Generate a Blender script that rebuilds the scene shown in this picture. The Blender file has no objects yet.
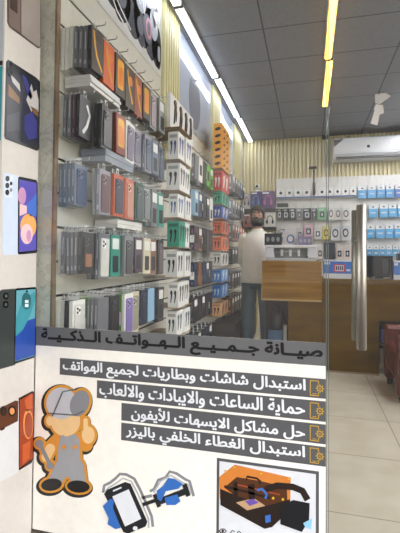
import bpy, bmesh, math, random, unicodedata
from mathutils import Matrix, Vector
random.seed(7)
SC = bpy.context.scene
COL = SC.collection
PI = math.pi

# ------------------------------------------------------------------ camera
F, CY, CAMH = 415.0, 245.1, 1.2
ROT = (Matrix.Rotation(math.radians(14.7), 3, 'Z') @ Matrix.Rotation(math.radians(91.5), 3, 'X')
       @ Matrix.Rotation(math.radians(.49), 3, 'Z'))
CAMPOS = Vector((0, 0, CAMH))
cd = bpy.data.cameras.new('camera')
cam = bpy.data.objects.new('camera', cd)
COL.objects.link(cam)
cam.matrix_world = Matrix.Translation(CAMPOS) @ ROT.to_4x4()
cd.sensor_fit = 'HORIZONTAL'
cd.sensor_width = 36
cd.lens = 36 * F / 400
cd.shift_y = -(266.5 - CY) / 400
cd.clip_start = .02
SC.camera = cam


def ray(x, y):
    return ROT @ Vector(((x - 200) / F, -(y - CY) / F, -1))


def onY(x, y, Y):
    v = ray(x, y)
    return CAMPOS + v * (Y / v.y)


def onX(x, y, X):
    v = ray(x, y)
    return CAMPOS + v * (X / v.x)


# --------------------------------------------------------------- materials
def lin(c):
    return tuple((v / 255 / 12.92 if v / 255 <= .04045 else ((v / 255 + .055) / 1.055) ** 2.4) for v in c) + (1,)


MC = {}


def P(c, rough=.5, metal=0., noise=.0, scale=30., trans=0., coat=0., name=None):
    """procedural principled material, with a little colour variation"""
    key = (c, rough, metal, noise, scale, trans, coat)
    if key in MC:
        return MC[key]
    m = bpy.data.materials.new(name or 'paint_%d_%d_%d' % c)
    m.use_nodes = True
    nt = m.node_tree
    b = nt.nodes['Principled BSDF']
    b.inputs['Roughness'].default_value = rough
    b.inputs['Metallic'].default_value = metal
    b.inputs['Coat Weight'].default_value = coat
    tc = nt.nodes.new('ShaderNodeTexCoord')
    nz = nt.nodes.new('ShaderNodeTexNoise')
    nz.inputs['Scale'].default_value = scale
    nz.inputs['Detail'].default_value = 4
    nt.links.new(tc.outputs['Object'], nz.inputs['Vector'])
    rp = nt.nodes.new('ShaderNodeValToRGB')
    l = lin(c)
    k = max(noise, .03)
    rp.color_ramp.elements[0].color = tuple(v * (1 - k) for v in l[:3]) + (1,)
    rp.color_ramp.elements[1].color = tuple(min(1, v * (1 + k)) for v in l[:3]) + (1,)
    rp.color_ramp.elements[0].position = .3
    rp.color_ramp.elements[1].position = .7
    nt.links.new(nz.outputs['Fac'], rp.inputs['Fac'])
    nt.links.new(rp.outputs['Color'], b.inputs['Base Color'])
    if trans:
        out = nt.nodes['Material Output']
        tr = nt.nodes.new('ShaderNodeBsdfTransparent')
        mx = nt.nodes.new('ShaderNodeMixShader')
        mx.inputs[0].default_value = 1 - trans
        nt.links.new(tr.outputs[0], mx.inputs[1])
        nt.links.new(b.outputs[0], mx.inputs[2])
        nt.links.new(mx.outputs[0], out.inputs['Surface'])
    MC[key] = m
    return m


def emis(name, c, s):
    m = bpy.data.materials.new(name)
    m.use_nodes = True
    nt = m.node_tree
    nt.nodes.remove(nt.nodes['Principled BSDF'])
    e = nt.nodes.new('ShaderNodeEmission')
    e.inputs[0].default_value = lin(c)
    e.inputs[1].default_value = s
    nt.links.new(e.outputs[0], nt.nodes['Material Output'].inputs[0])
    return m


def glass_mat(name, dust=.035, tint=(249, 250, 249)):
    m = bpy.data.materials.new(name)
    m.use_nodes = True
    nt = m.node_tree
    nt.nodes.remove(nt.nodes['Principled BSDF'])
    N = nt.nodes.new
    tr = N('ShaderNodeBsdfTransparent')
    tr.inputs[0].default_value = lin(tint)
    gl = N('ShaderNodeBsdfGlossy')
    gl.inputs['Roughness'].default_value = .01
    fr = N('ShaderNodeFresnel')
    # straight-through pane: the same reflectance on entering and on leaving
    geo = N('ShaderNodeNewGeometry')
    io = N('ShaderNodeMapRange')
    io.inputs[3].default_value = 1.52
    io.inputs[4].default_value = 1 / 1.52
    nt.links.new(geo.outputs['Backfacing'], io.inputs[0])
    nt.links.new(io.outputs[0], fr.inputs[0])
    mx = N('ShaderNodeMixShader')
    nt.links.new(fr.outputs[0], mx.inputs[0])
    nt.links.new(tr.outputs[0], mx.inputs[1])
    nt.links.new(gl.outputs[0], mx.inputs[2])
    df = N('ShaderNodeBsdfDiffuse')
    df.inputs[0].default_value = (.8, .8, .8, 1)
    nz = N('ShaderNodeTexNoise')
    nz.inputs['Scale'].default_value = 6
    nz.inputs['Detail'].default_value = 6
    tc = N('ShaderNodeTexCoord')
    nt.links.new(tc.outputs['Object'], nz.inputs['Vector'])
    mr = N('ShaderNodeMapRange')
    mr.inputs[1].default_value = .3
    mr.inputs[2].default_value = .7
    mr.inputs[3].default_value = dust * .5
    mr.inputs[4].default_value = dust * 1.5
    nt.links.new(nz.outputs['Fac'], mr.inputs[0])
    m2 = N('ShaderNodeMixShader')
    nt.links.new(mr.outputs[0], m2.inputs[0])
    nt.links.new(mx.outputs[0], m2.inputs[1])
    nt.links.new(df.outputs[0], m2.inputs[2])
    nt.links.new(m2.outputs[0], nt.nodes['Material Output'].inputs[0])
    return m


def wood_mat(name, c1, c2, sc=(3, 3, 40), rough=.35):
    m = bpy.data.materials.new(name)
    m.use_nodes = True
    nt = m.node_tree
    b = nt.nodes['Principled BSDF']
    b.inputs['Roughness'].default_value = rough
    b.inputs['Specular IOR Level'].default_value = .18
    tc = nt.nodes.new('ShaderNodeTexCoord')
    mp = nt.nodes.new('ShaderNodeMapping')
    mp.inputs['Scale'].default_value = sc
    nz = nt.nodes.new('ShaderNodeTexNoise')
    nz.inputs['Scale'].default_value = 1
    nz.inputs['Detail'].default_value = 6
    nz.inputs['Distortion'].default_value = .6
    rp = nt.nodes.new('ShaderNodeValToRGB')
    rp.color_ramp.elements[0].color = lin(c1)
    rp.color_ramp.elements[1].color = lin(c2)
    rp.color_ramp.elements[0].position = .32
    rp.color_ramp.elements[1].position = .68
    L = nt.links.new
    L(tc.outputs['Object'], mp.inputs[0])
    L(mp.outputs[0], nz.inputs['Vector'])
    L(nz.outputs['Fac'], rp.inputs[0])
    L(rp.outputs[0], b.inputs['Base Color'])
    return m


def tile_mat(name, c1, c2, grout, size, off, rough, grid_w=.006, nscale=5):
    """square tiles with joints in world metres"""
    m = bpy.data.materials.new(name)
    m.use_nodes = True
    nt = m.node_tree
    N, L = nt.nodes.new, nt.links.new
    b = nt.nodes['Principled BSDF']
    b.inputs['Roughness'].default_value = rough
    g = N('ShaderNodeNewGeometry')
    mp = N('ShaderNodeMapping')
    mp.inputs['Location'].default_value = (-off[0], -off[1], 0)
    L(g.outputs['Position'], mp.inputs[0])
    br = N('ShaderNodeTexBrick')
    br.offset = 0
    br.inputs['Scale'].default_value = 1
    br.inputs['Brick Width'].default_value = size
    br.inputs['Row Height'].default_value = size
    br.inputs['Mortar Size'].default_value = grid_w / 2
    br.inputs['Mortar Smooth'].default_value = .1
    br.inputs['Mortar'].default_value = lin(grout)
    L(mp.outputs[0], br.inputs['Vector'])
    nz = N('ShaderNodeTexNoise')
    nz.inputs['Scale'].default_value = nscale
    nz.inputs['Detail'].default_value = 5
    L(g.outputs['Position'], nz.inputs['Vector'])
    rp = N('ShaderNodeValToRGB')
    rp.color_ramp.elements[0].color = lin(c1)
    rp.color_ramp.elements[1].color = lin(c2)
    rp.color_ramp.elements[0].position = .35
    rp.color_ramp.elements[1].position = .65
    L(nz.outputs['Fac'], rp.inputs[0])
    L(rp.outputs[0], br.inputs['Color1'])
    L(rp.outputs[0], br.inputs['Color2'])
    L(br.outputs['Color'], b.inputs['Base Color'])
    return m


def marble_mat():
    m = bpy.data.materials.new('worn_marble')
    m.use_nodes = True
    nt = m.node_tree
    N, L = nt.nodes.new, nt.links.new
    b = nt.nodes['Principled BSDF']
    b.inputs['Roughness'].default_value = .55
    g = N('ShaderNodeNewGeometry')
    n1 = N('ShaderNodeTexNoise')
    n1.inputs['Scale'].default_value = 14
    n1.inputs['Detail'].default_value = 8
    n1.inputs['Distortion'].default_value = 1.6
    L(g.outputs['Position'], n1.inputs['Vector'])
    rp = N('ShaderNodeValToRGB')
    e = rp.color_ramp.elements
    e[0].position, e[0].color = .3, lin((205, 203, 190))
    e[1].position, e[1].color = .75, lin((190, 186, 170))
    x = e.new(.5); x.color = lin((214, 211, 200))
    x = e.new(.545); x.color = lin((184, 180, 166))
    x = e.new(.58); x.color = lin((205, 202, 190))
    L(n1.outputs['Fac'], rp.inputs[0])
    L(rp.outputs[0], b.inputs['Base Color'])
    return m


# ------------------------------------------------------------- mesh helper
class MB:
    def __init__(s):
        s.v, s.f, s.m, s.s = [], [], [], []

    def face(s, idx, m=0, sm=False):
        s.f.append(idx); s.m.append(m); s.s.append(sm)

    def box(s, x0, x1, y0, y1, z0, z1, m=0):
        n = len(s.v)
        s.v += [(x0, y0, z0), (x1, y0, z0), (x1, y1, z0), (x0, y1, z0),
                (x0, y0, z1), (x1, y0, z1), (x1, y1, z1), (x0, y1, z1)]
        for q in ((0, 3, 2, 1), (4, 5, 6, 7), (0, 1, 5, 4), (1, 2, 6, 5), (2, 3, 7, 6), (3, 0, 4, 7)):
            s.face([n + i for i in q], m)
        return s

    def prism(s, pts, plane, a, b, m=0, sm=False):
        """extrude a 2D outline between a and b along an axis ('x': pts are y,z ...)"""
        n = len(s.v); k = len(pts)
        mk = {'x': lambda p, c: (c, p[0], p[1]), 'y': lambda p, c: (p[0], c, p[1]), 'z': lambda p, c: (p[0], p[1], c)}[plane]
        s.v += [mk(p, a) for p in pts] + [mk(p, b) for p in pts]
        s.face([n + i for i in range(k)][::-1], m)
        s.face([n + k + i for i in range(k)], m)
        for i in range(k):
            j = (i + 1) % k
            s.face([n + i, n + j, n + k + j, n + k + i], m, sm)
        return s

    def tube(s, path, r, m=0, n=8, caps=True):
        path = [Vector(p) for p in path]
        rs = r if isinstance(r, (list, tuple)) else [r] * len(path)
        base = len(s.v); prev = None
        for i, p in enumerate(path):
            t = (path[min(i + 1, len(path) - 1)] - path[max(i - 1, 0)]).normalized()
            if prev is None:
                a = Vector((0, 0, 1)) if abs(t.z) < .9 else Vector((1, 0, 0))
                u = t.cross(a).normalized()
            else:
                u = (prev - t * prev.dot(t)).normalized()
            prev = u
            w = t.cross(u)
            for k in range(n):
                an = 2 * PI * k / n
                s.v.append(tuple(p + (u * math.cos(an) + w * math.sin(an)) * rs[i]))
        for i in range(len(path) - 1):
            for k in range(n):
                j = (k + 1) % n
                s.face([base + i * n + k, base + i * n + j, base + (i + 1) * n + j, base + (i + 1) * n + k], m, True)
        if caps:
            s.face([base + k for k in range(n)][::-1], m)
            e = base + (len(path) - 1) * n
            s.face([e + k for k in range(n)], m)
        return s

    def loft(s, rings, m=0, n=20, caps=True):
        """rings: (cx, cy, cz, rx, ry) horizontal ellipses, bottom to top"""
        base = len(s.v)
        for (cx, cy, cz, rx, ry) in rings:
            for k in range(n):
                an = 2 * PI * k / n
                s.v.append((cx + rx * math.cos(an), cy + ry * math.sin(an), cz))
        for i in range(len(rings) - 1):
            for k in range(n):
                j = (k + 1) % n
                s.face([base + i * n + k, base + i * n + j, base + (i + 1) * n + j, base + (i + 1) * n + k], m, True)
        if caps:
            s.face([base + k for k in range(n)][::-1], m)
            e = base + (len(rings) - 1) * n
            s.face([e + k for k in range(n)], m)
        return s

    def ball(s, c, r, m=0, n=14, z0=-1., z1=1.):
        r = r if isinstance(r, (list, tuple)) else (r, r, r)
        k = 9
        rings = []
        for i in range(k):
            z = math.sin(math.asin(z0 * .999) + (math.asin(z1 * .999) - math.asin(z0 * .999)) * i / (k - 1))
            q = math.sqrt(max(0, 1 - z * z))
            rings.append((c[0], c[1], c[2] + r[2] * z, r[0] * q, r[1] * q))
        return s.loft(rings, m, n)

    def build(s, name, mats, parent=None, bevel=0, loc=None):
        me = bpy.data.meshes.new(name)
        me.from_pydata(s.v, [], s.f)
        for x in (mats if isinstance(mats, (list, tuple)) else [mats]):
            me.materials.append(x)
        me.polygons.foreach_set('material_index', s.m)
        me.polygons.foreach_set('use_smooth', s.s)
        bm = bmesh.new()
        bm.from_mesh(me)
        bmesh.ops.recalc_face_normals(bm, faces=bm.faces)
        if bevel:
            bmesh.ops.bevel(bm, geom=list(bm.edges), offset=bevel, segments=2, affect='EDGES', profile=.5, clamp_overlap=True)
        bm.to_mesh(me)
        bm.free()
        o = bpy.data.objects.new(name, me)
        COL.objects.link(o)
        if parent:
            o.parent = parent
        if loc:
            o.location = loc
        return o


def rrect(u0, u1, v0, v1, r, n=5):
    pts = []
    for cx, cy, a0 in ((u1 - r, v1 - r, 0), (u0 + r, v1 - r, 90), (u0 + r, v0 + r, 180), (u1 - r, v0 + r, 270)):
        for i in range(n):
            a = math.radians(a0 + 90 * i / (n - 1))
            pts.append((cx + r * math.cos(a), cy + r * math.sin(a)))
    return pts


def ell(cx, cy, rx, ry, rot=0, n=28):
    c, s_ = math.cos(math.radians(rot)), math.sin(math.radians(rot))
    o = []
    for i in range(n):
        a = 2 * PI * i / n
        x, y = rx * math.cos(a), ry * math.sin(a)
        o.append((cx + x * c - y * s_, cy + x * s_ + y * c))
    return o


def cap2(p, q, r1, r2, n=10):
    """outline of a tapered capsule"""
    a = math.atan2(q[1] - p[1], q[0] - p[0])
    o = []
    for i in range(n):
        t = a + PI / 2 + PI * i / (n - 1)
        o.append((p[0] + r1 * math.cos(t), p[1] + r1 * math.sin(t)))
    for i in range(n):
        t = a - PI / 2 + PI * i / (n - 1)
        o.append((q[0] + r2 * math.cos(t), q[1] + r2 * math.sin(t)))
    return o


def stroke(pts, w):
    """ribbon outline along a polyline"""
    L_, R_ = [], []
    for i, p in enumerate(pts):
        a = pts[max(i - 1, 0)]; b = pts[min(i + 1, len(pts) - 1)]
        d = math.hypot(b[0] - a[0], b[1] - a[1]) or 1
        nx, ny = -(b[1] - a[1]) / d * w / 2, (b[0] - a[0]) / d * w / 2
        L_.append((p[0] + nx, p[1] + ny)); R_.append((p[0] - nx, p[1] - ny))
    return L_ + R_[::-1]


def tag(o, label, cat, group=None):
    o['label'] = label
    o['category'] = cat
    if group:
        o['group'] = group
    return o


def thing(name, label, cat, loc=(0, 0, 0), group=None, rz=0):
    o = bpy.data.objects.new(name, None)
    o.empty_display_size = .05
    COL.objects.link(o)
    o.location = loc
    o.rotation_euler = (0, 0, rz)
    return tag(o, label, cat, group)


def struct(o):
    o['kind'] = 'structure'
    return o


def copy_tree(o, parent=None):
    c = o.copy()
    COL.objects.link(c)
    if parent:
        c.parent = parent
    for ch in [k for k in bpy.data.objects if k.parent == o]:
        copy_tree(ch, c)
    return c


ORD = ['first', 'second', 'third', 'fourth', 'fifth', 'sixth', 'seventh', 'eighth', 'ninth', 'tenth', 'eleventh', 'twelfth']

# dimensions
GY = 1.59           # outer face of the shop front glass
WX = -1.10          # left display wall
BY = 7.10           # back wall
CZ = 3.19           # ceiling
RX = 2.90           # right wall
M_steel = P((190, 190, 188), .3, .9)
M_white = P((228, 228, 224), .5)
M_dark = P((30, 31, 34), .45)
M_black = P((18, 18, 20), .35)

# ================================================================== setting
floor = struct(MB().box(-1.9, RX, 1.62, BY + .1, -.06, 0).build(
    'floor', tile_mat('cream_tiles', (186, 177, 158), (196, 187, 169), (140, 130, 112), .62, (.562, .225), .16, .006)))
pave = struct(MB().box(-14, 14, -22, 1.57, -.16, -.04).build(
    'floor_outside', tile_mat('pavement', (78, 70, 62), (94, 86, 78), (54, 50, 46), .4, (0, .1), .8, .012, 20)))
struct(MB().box(-1.5, RX, 1.56, 1.63, -.1, -.004).build('trim_1', P((112, 100, 88), .6, noise=.25), bevel=.003))
ceil = struct(MB().box(-1.9, RX, 1.62, BY + .1, CZ, CZ + .08).build(
    'ceiling', tile_mat('ceiling_tiles', (140, 143, 152), (147, 150, 159), (90, 92, 98), .6, (-.39, .6), .6, .014, 40)))


def slat_wall(x_face, y0, y1, z0, z1, first=2.41, pitch=.155):
    """slatted display wall: boards with recessed dark metal slots between them"""
    mb = MB()
    mb.box(x_face - .05, x_face - .012, y0, y1, z0, z1, 0)
    zs = [first - pitch * k for k in range(0, 20) if first - pitch * k > z0 + .03]
    top = z1
    for z in zs:
        mb.box(x_face - .012, x_face, y0, y1, z + .006, top, 0)
        mb.box(x_face - .0125, x_face - .004, y0, y1, z - .006, z + .006, 1)
        top = z - .006
    mb.box(x_face - .012, x_face, y0, y1, z0, top, 0)
    return mb


struct(slat_wall(WX, 1.634, BY, 0, CZ).build('wall_left', [P((206, 203, 190), .32), P((58, 56, 54), .4, .6)]))
struct(MB().box(-1.9, RX, BY, BY + .1, 0, CZ).build('wall_back', P((206, 196, 148), .5)))
struct(MB().box(RX, RX + .1, 1.62, BY + .1, 0, CZ).build('wall_right', P((205, 204, 198), .5)))
mb = MB().box(-6, -1.42, 1.62, 1.75, 0, 3.4).box(RX, 7, 1.57, 1.75, 0, 3.4).box(-1.6, RX, 1.57, 1.66, 3.0, 3.4)
struct(mb.build('wall_front', P((188, 184, 176), .6)))
# ribbed cladding over the back wall
mb = MB()
y = WX + .01
k = 0
while y < RX - .06:
    mb.prism([(y, BY), (y + .004, BY - .03), (y + .034, BY - .03), (y + .038, BY)], 'z', 0, CZ - .002, 0)
    y += .062
struct(mb.build('trim_2', wood_mat('ribbed_cladding', (216, 206, 168), (228, 219, 184), (30, 30, 2), .45)))
# ribbed pilasters on the left wall
M_rib = wood_mat('ribbed_pilaster', (196, 188, 140), (210, 203, 158), (30, 30, 2), .4)
for i, (a, b) in enumerate(((2.97, 3.40), (4.64, 5.10), (6.10, 6.70))):
    mb = MB().box(WX, WX + .008, a, b, 1.9, CZ - .002)
    y = a
    while y < b - .05:
        mb.prism([(WX + .008, y), (WX + .026, y + .006), (WX + .026, y + .040), (WX + .008, y + .046)], 'z', 1.9, CZ - .002)
        y += .058
    struct(mb.build('trim_%d' % (3 + i), M_rib))
# marble end of the partition, with its brown corner profile
struct(MB().box(-1.42, -1.104, 1.612, 1.634, 0, CZ).build('trim_6', marble_mat()))
struct(MB().box(-1.104, -1.092, 1.609, 1.636, 0, CZ).build('trim_7', P((124, 100, 72), .45, noise=.15), bevel=.002))
# canopy over the pavement and the buildings over the road
struct(MB().box(-7, 1.5, -3.6, 1.56, 3.0, 3.2).build('ceiling_canopy', P((120, 116, 110), .7)))

# facade across the road: seen only as a reflection in the shop glass
bl = thing('building', 'pale building across the road mirrored in the shop glass', 'building', (0, -17, -.04))
MB().box(-13, 13, -4, 0, 0, 10.5).build('wall', P((150, 146, 140), .8, noise=.1, scale=.6), bl)
for i in range(6):
    w = MB().box(-11 + i * 3.9, -8.9 + i * 3.9, -.02, .04, .3, 2.9).build('shop_window', P((60, 66, 72), .2), bl)

# ================================================================ shop front
G = glass_mat('shop_glass', .007)
G2 = glass_mat('shop_glass_door', .0015)
GE = P((120, 128, 124), .3, .2)
win = struct(MB().box(-1.157, .061, GY + .001, GY + .009, 0, 2.99).build('window_1', G))
struct(MB().box(1.10, RX, GY + .001, GY + .009, 0, 2.99).build('window_2', G2))
mb = MB().box(.0613, .0638, GY + .0005, GY + .0095, 0, 2.99)
struct(mb.build('window_1_polished_edge', GE))
door = struct(MB().box(.0708, 1.092, GY + .001, GY + .009, .012, 2.6).build('door_1', G2))
ed = MB().box(.0682, .0704, GY + .0005, GY + .0095, .012, 2.6).build('polished_edge', GE, door)
struct(MB().box(.066, 1.098, GY + .001, GY + .009, 2.61, 2.99).build('window_3', G2))
# pull handle: a tube outside, a tube inside, bolted through
hx = onY(361.5, 280, GY - .075).x
hz0, hz1 = onY(361.5, 350, GY - .075).z, onY(361.5, 205, GY - .075).z
for nm, yy, dx in (('outer_handle', GY - .075, 0), ('inner_handle', GY + .095, .0)):
    h = MB().tube([(hx, yy, hz0), (hx, yy, hz0 + .002), (hx, yy, hz1 - .002), (hx, yy, hz1)], [.014, .0165, .0165, .014], 0, 20)
    h.build(nm, P((158, 152, 142), .34, .85), door)
st = MB()
for z in (.97, 1.262):
    st.tube([(hx, GY - .075, z), (hx, GY + .095, z)], .008, 0, 12)
st.build('handle_bolt', M_steel, door)

# ------------------------------------------------ lettering (Arabic shaping)
FORMS, LIG = {}, {}
for c in range(0xFE80, 0xFEFD):
    d = unicodedata.decomposition(chr(c)).split()
    if len(d) == 2:
        FORMS.setdefault(chr(int(d[1], 16)), {})[d[0][1:-1]] = chr(c)
    elif len(d) == 3:
        LIG.setdefault(chr(int(d[1], 16)) + chr(int(d[2], 16)), {})[d[0][1:-1]] = chr(c)
FORMS['\u0640'] = {k: '\u0640' for k in ('isolated', 'initial', 'medial', 'final')}


def shape_arabic(s):
    t, i = [], 0
    while i < len(s):
        if s[i:i + 2] in LIG:
            t.append((s[i:i + 2], LIG[s[i:i + 2]])); i += 2
        else:
            t.append((s[i], FORMS.get(s[i]))); i += 1
    o = []
    for k, (ch, f) in enumerate(t):
        if f is None:
            o.append(ch); continue
        p = k > 0 and t[k - 1][1] is not None and 'initial' in t[k - 1][1] and 'final' in f
        n = k + 1 < len(t) and t[k + 1][1] is not None and 'initial' in f and 'final' in t[k + 1][1]
        o.append(f['medial' if p and n else 'final' if p else 'initial' if n else 'isolated'])
    return ''.join(reversed(o))


def lettering(name, s, x0, x1, z0, z1, y, mat, parent, bold=.0016):
    cu = bpy.data.curves.new(name, 'FONT')
    cu.body = shape_arabic(s)
    cu.size = 1
    cu.resolution_u = 4
    t = bpy.data.objects.new(name, cu)
    COL.objects.link(t)
    dg = bpy.context.evaluated_depsgraph_get()
    me = bpy.data.meshes.new_from_object(t.evaluated_get(dg))
    vs = [v.co.copy() for v in me.vertices]
    fs = [list(p.vertices) for p in me.polygons]
    bpy.data.objects.remove(t)
    bpy.data.curves.remove(cu)
    bpy.data.meshes.remove(me)
    a0, a1 = min(v.x for v in vs), max(v.x for v in vs)
    b0, b1 = min(v.y for v in vs), max(v.y for v in vs)
    mb = MB()
    ring = [(0, 0)] + [(math.cos(k * PI / 4) * bold, math.sin(k * PI / 4) * bold * .8) for k in range(8)]
    for q, (ox, oz) in enumerate(ring):
        n = len(mb.v)
        mb.v += [(x0 + (v.x - a0) / (a1 - a0) * (x1 - x0) + ox, y - q * .00002, z0 + (v.y - b0) / (b1 - b0) * (z1 - z0) + oz) for v in vs]
        for f in fs:
            mb.face([n + i for i in f], 0)
    me = bpy.data.meshes.new(name)
    me.from_pydata(mb.v, [], mb.f)
    me.materials.append(mat)
    o = bpy.data.objects.new(name, me)
    COL.objects.link(o)
    o.parent = parent
    return o


# ---------------------------------------------------------- the vinyl sign
VY = GY
V_white = P((252, 247, 236), .55)
V_grey = P((88, 88, 90), .55)
V_text = P((6, 6, 7), .7)
V_lett = P((236, 238, 240), .55)
V_gold = P((206, 164, 44), .5)
sign = thing('vinyl_sign', 'white vinyl sign with grey Arabic repair lines on the lower shop glass', 'sign')


def lay(k):
    return VY - .0008 - .0006 * k


def flat(mb, pts_px, k, m=0):
    """a piece of vinyl: outline given on the photograph, cut on the glass plane"""
    q = [onY(px, py, VY) for px, py in pts_px]
    mb.prism([(p.x, p.z) for p in q], 'y', lay(k), lay(k - 1) - .0001, m)


MB().box(-1.157, .060, lay(0), VY + .0002, .012, .886).build('backing', V_white, sign)
tb = MB().box(-1.157, .060, lay(1), lay(0) - .0001, .803, .886).build('title_band', P((104, 104, 105), .55), sign)
lettering('lettering', 'صيــانة جــمــيــع الــهــواتــف الــذكــيــة', -1.128, .047, .812, .878, lay(1) - .0005, V_text, tb, .0032)
ST = [('استبدال شاشات وبطاريات لجميع الهواتف', -1.036, .685, .756, -1.02, -.012),
      ('حماية الساعات والايبادات والالعاب', -.858, .602, .6755, -.845, -.014),
      ('حل مشاكل الايسهات للأيفون', -.745, .5215, .5925, -.70, -.014),
      ('استبدال الغطاء الخلفي باليزر', -.745, .4415, .512, -.722, -.014)]
for s, xl, z0, z1, t0, t1 in ST:
    stp = MB().box(xl, .060, lay(1), lay(0) - .0001, z0, z1).build('service_strip', V_grey, sign)
    lettering('lettering', s, t0, t1, z0 + .004, z1 - .007, lay(1) - .0005, V_lett, stp, .0019)
    ic = MB()
    zc = (z0 + z1) / 2
    for q in (stroke([(.006, z0 + .008), (.006, z1 - .008)], .003), stroke([(.005, z1 - .009), (.036, z1 - .009)], .003),
              stroke([(.005, z0 + .009), (.036, z0 + .009)], .003), stroke([(.035, z1 - .008), (.035, zc + .014)], .003),
              stroke([(.035, zc - .014), (.035, z0 + .008)], .003), stroke([(.014, z0 + .015), (.028, z0 + .015)], .002)):
        ic.prism(q, 'y', lay(2), lay(1) - .0001)
    for k in range(8):
        a = k * PI / 4
        ic.prism(stroke([(.040 + .009 * math.cos(a), zc + .009 * math.sin(a)), (.040 + .0145 * math.cos(a), zc + .0145 * math.sin(a))], .004), 'y', lay(2), lay(1) - .0001)
    ro, ri = ell(.040, zc, .0105, .0105), ell(.040, zc, .0075, .0075)
    for k in range(28):
        j = (k + 1) % 28
        ic.prism([ro[k], ro[j], ri[j], ri[k]], 'y', lay(2), lay(1) - .0001)
    ic.prism(ell(.040, zc, .003, .003), 'y', lay(2), lay(1) - .0001)
    ic.build('icon', V_gold, stp)


# plain worker pictogram, amber outline (no face)
def wk(p):
    return [(30 + x / 3.275, 370 + y / 3.275) for x, y in p]


WS = [('c', (98, 226, 74, 250, 17, 17), 5), ('c', (160, 226, 184, 244, 16, 15), 5), ('c', (68, 256, 54, 284, 16, 15), 2),
      ('c', (184, 190, 183, 164, 8, 7), 2), ('e', (192, 212, 21, 28), 2),
      ('c', (110, 315, 84, 362, 26, 22), 6), ('c', (150, 315, 160, 366, 27, 23), 6),
      ('c', (130, 238, 128, 312, 34, 38), 6), ('e', (72, 374, 34, 20, -8), 7), ('e', (160, 380, 37, 20, 5), 7), ('e', (66, 166, 11, 16), 2), ('e', (118, 166, 48, 50), 2), ('e', (105, 108, 50, 52), 3), ('e', (164, 108, 30, 44, 20), 4),
      ('c', (36, 244, 66, 306, 6, 6), 4), ('e', (33, 240, 13, 13), 4), ('e', (68, 312, 12, 12), 4)]


def wout(s, g):
    k, a = s[0], s[1]
    if k == 'e':
        return ell(a[0], a[1], a[2] + g, a[3] + g, a[4] if len(a) > 4 else 0)
    return cap2((a[0], a[1]), (a[2], a[3]), a[4] + g, a[5] + g)


mb = MB()
for i, s in enumerate(WS):
    flat(mb, wk([(x - 4, y + 4) for x, y in wout(s, 14)]), .6 + .05 * i, 0)
for i, s in enumerate(WS):
    flat(mb, wk(wout(s, 8)), 2 + .05 * i, 1)
for i, s in enumerate(WS):
    flat(mb, wk(wout(s, 0)), 4 + .15 * i, s[2])
for q in ([(108, 212), (114, 250)], [(152, 212), (150, 250)]):
    flat(mb, wk(stroke(q, 12)), 8, 6)
for c in ((114, 250), (150, 250)):
    flat(mb, wk(ell(c[0], c[1], 7, 7)), 9, 5)
for q in ([(76, 150), (110, 70), (150, 62)], [(62, 140), (150, 146), (178, 132)]):
    flat(mb, wk(stroke(q, 4)), 10, 8)
mb.build('worker_picture', [P((40, 38, 36), .6), P((218, 150, 52), .55), P((240, 200, 142), .55), P((196, 196, 200), .55),
                            P((138, 138, 142), .55), P((224, 146, 52), .55), P((162, 162, 164), .55), P((34, 33, 34), .4), P((96, 96, 100), .5)], sign)


# phone in blue hands and its connector
def pk(p):
    return [(90 + x / 3.333, 460 + y / 3.333) for x, y in p]


mb = MB()
for off, m in (((6, -6), 1), ((0, 0), 1)):
    pass
flat(mb, pk(stroke([(44, 108), (48, 84), (66, 76), (84, 62), (100, 46), (122, 48), (148, 62), (166, 96), (186, 140), (206, 188), (210, 222)], 9)), 1, 1)
flat(mb, pk(stroke([(50, 104), (62, 92), (92, 74), (110, 60), (138, 70), (160, 110), (196, 196), (196, 226)], 5)), 2, 2)
flat(mb, pk(stroke([(200, 104), (214, 96), (228, 66), (252, 58), (266, 38), (288, 44), (318, 64), (332, 70), (346, 120)], 9)), 1, 1)
flat(mb, pk(stroke([(212, 108), (236, 70), (270, 50), (310, 74), (326, 80), (336, 112)], 5)), 2, 2)
flat(mb, pk(stroke([(172, 126), (206, 118)], 10)), 1, 1)
flat(mb, pk(stroke([(176, 148), (218, 134)], 12)), 3, 0)
flat(mb, pk([(58, 98), (118, 72), (136, 78), (192, 204), (186, 220), (128, 244), (112, 238), (48, 112)]), 4, 0)
flat(mb, pk([(76, 120), (130, 96), (172, 194), (118, 220)]), 5, 3)
flat(mb, pk(stroke([(78, 102), (106, 90)], 5)), 5, 3)
flat(mb, pk(ell(152, 226, 8, 7)), 5, 3)
flat(mb, pk([(44, 152), (68, 128), (82, 130), (78, 158), (104, 224), (86, 228), (60, 212), (64, 192)]), 6, 4)
flat(mb, pk([(222, 130), (318, 92), (324, 112), (230, 150)]), 4, 0)
flat(mb, pk([(210, 116), (222, 110), (238, 152), (226, 158)]), 5, 0)
flat(mb, pk([(308, 82), (322, 76), (336, 116), (322, 122)]), 5, 0)
flat(mb, pk([(224, 100), (244, 86), (262, 58), (284, 62), (310, 78), (296, 94), (254, 102), (238, 136), (226, 128)]), 6, 4)
flat(mb, pk([(250, 124), (292, 112), (302, 136), (286, 148), (256, 148)]), 6, 4)
mb.build('phone_picture', [P((32, 33, 36), .5), P((136, 137, 140), .55), P((188, 190, 194), .55), P((230, 232, 235), .5), P((52, 110, 190), .55)], sign)


# framed picture of the repair machine
def qk(p):
    return [(205 + x / 3.077, 450 + y / 3.077) for x, y in p]


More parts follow.
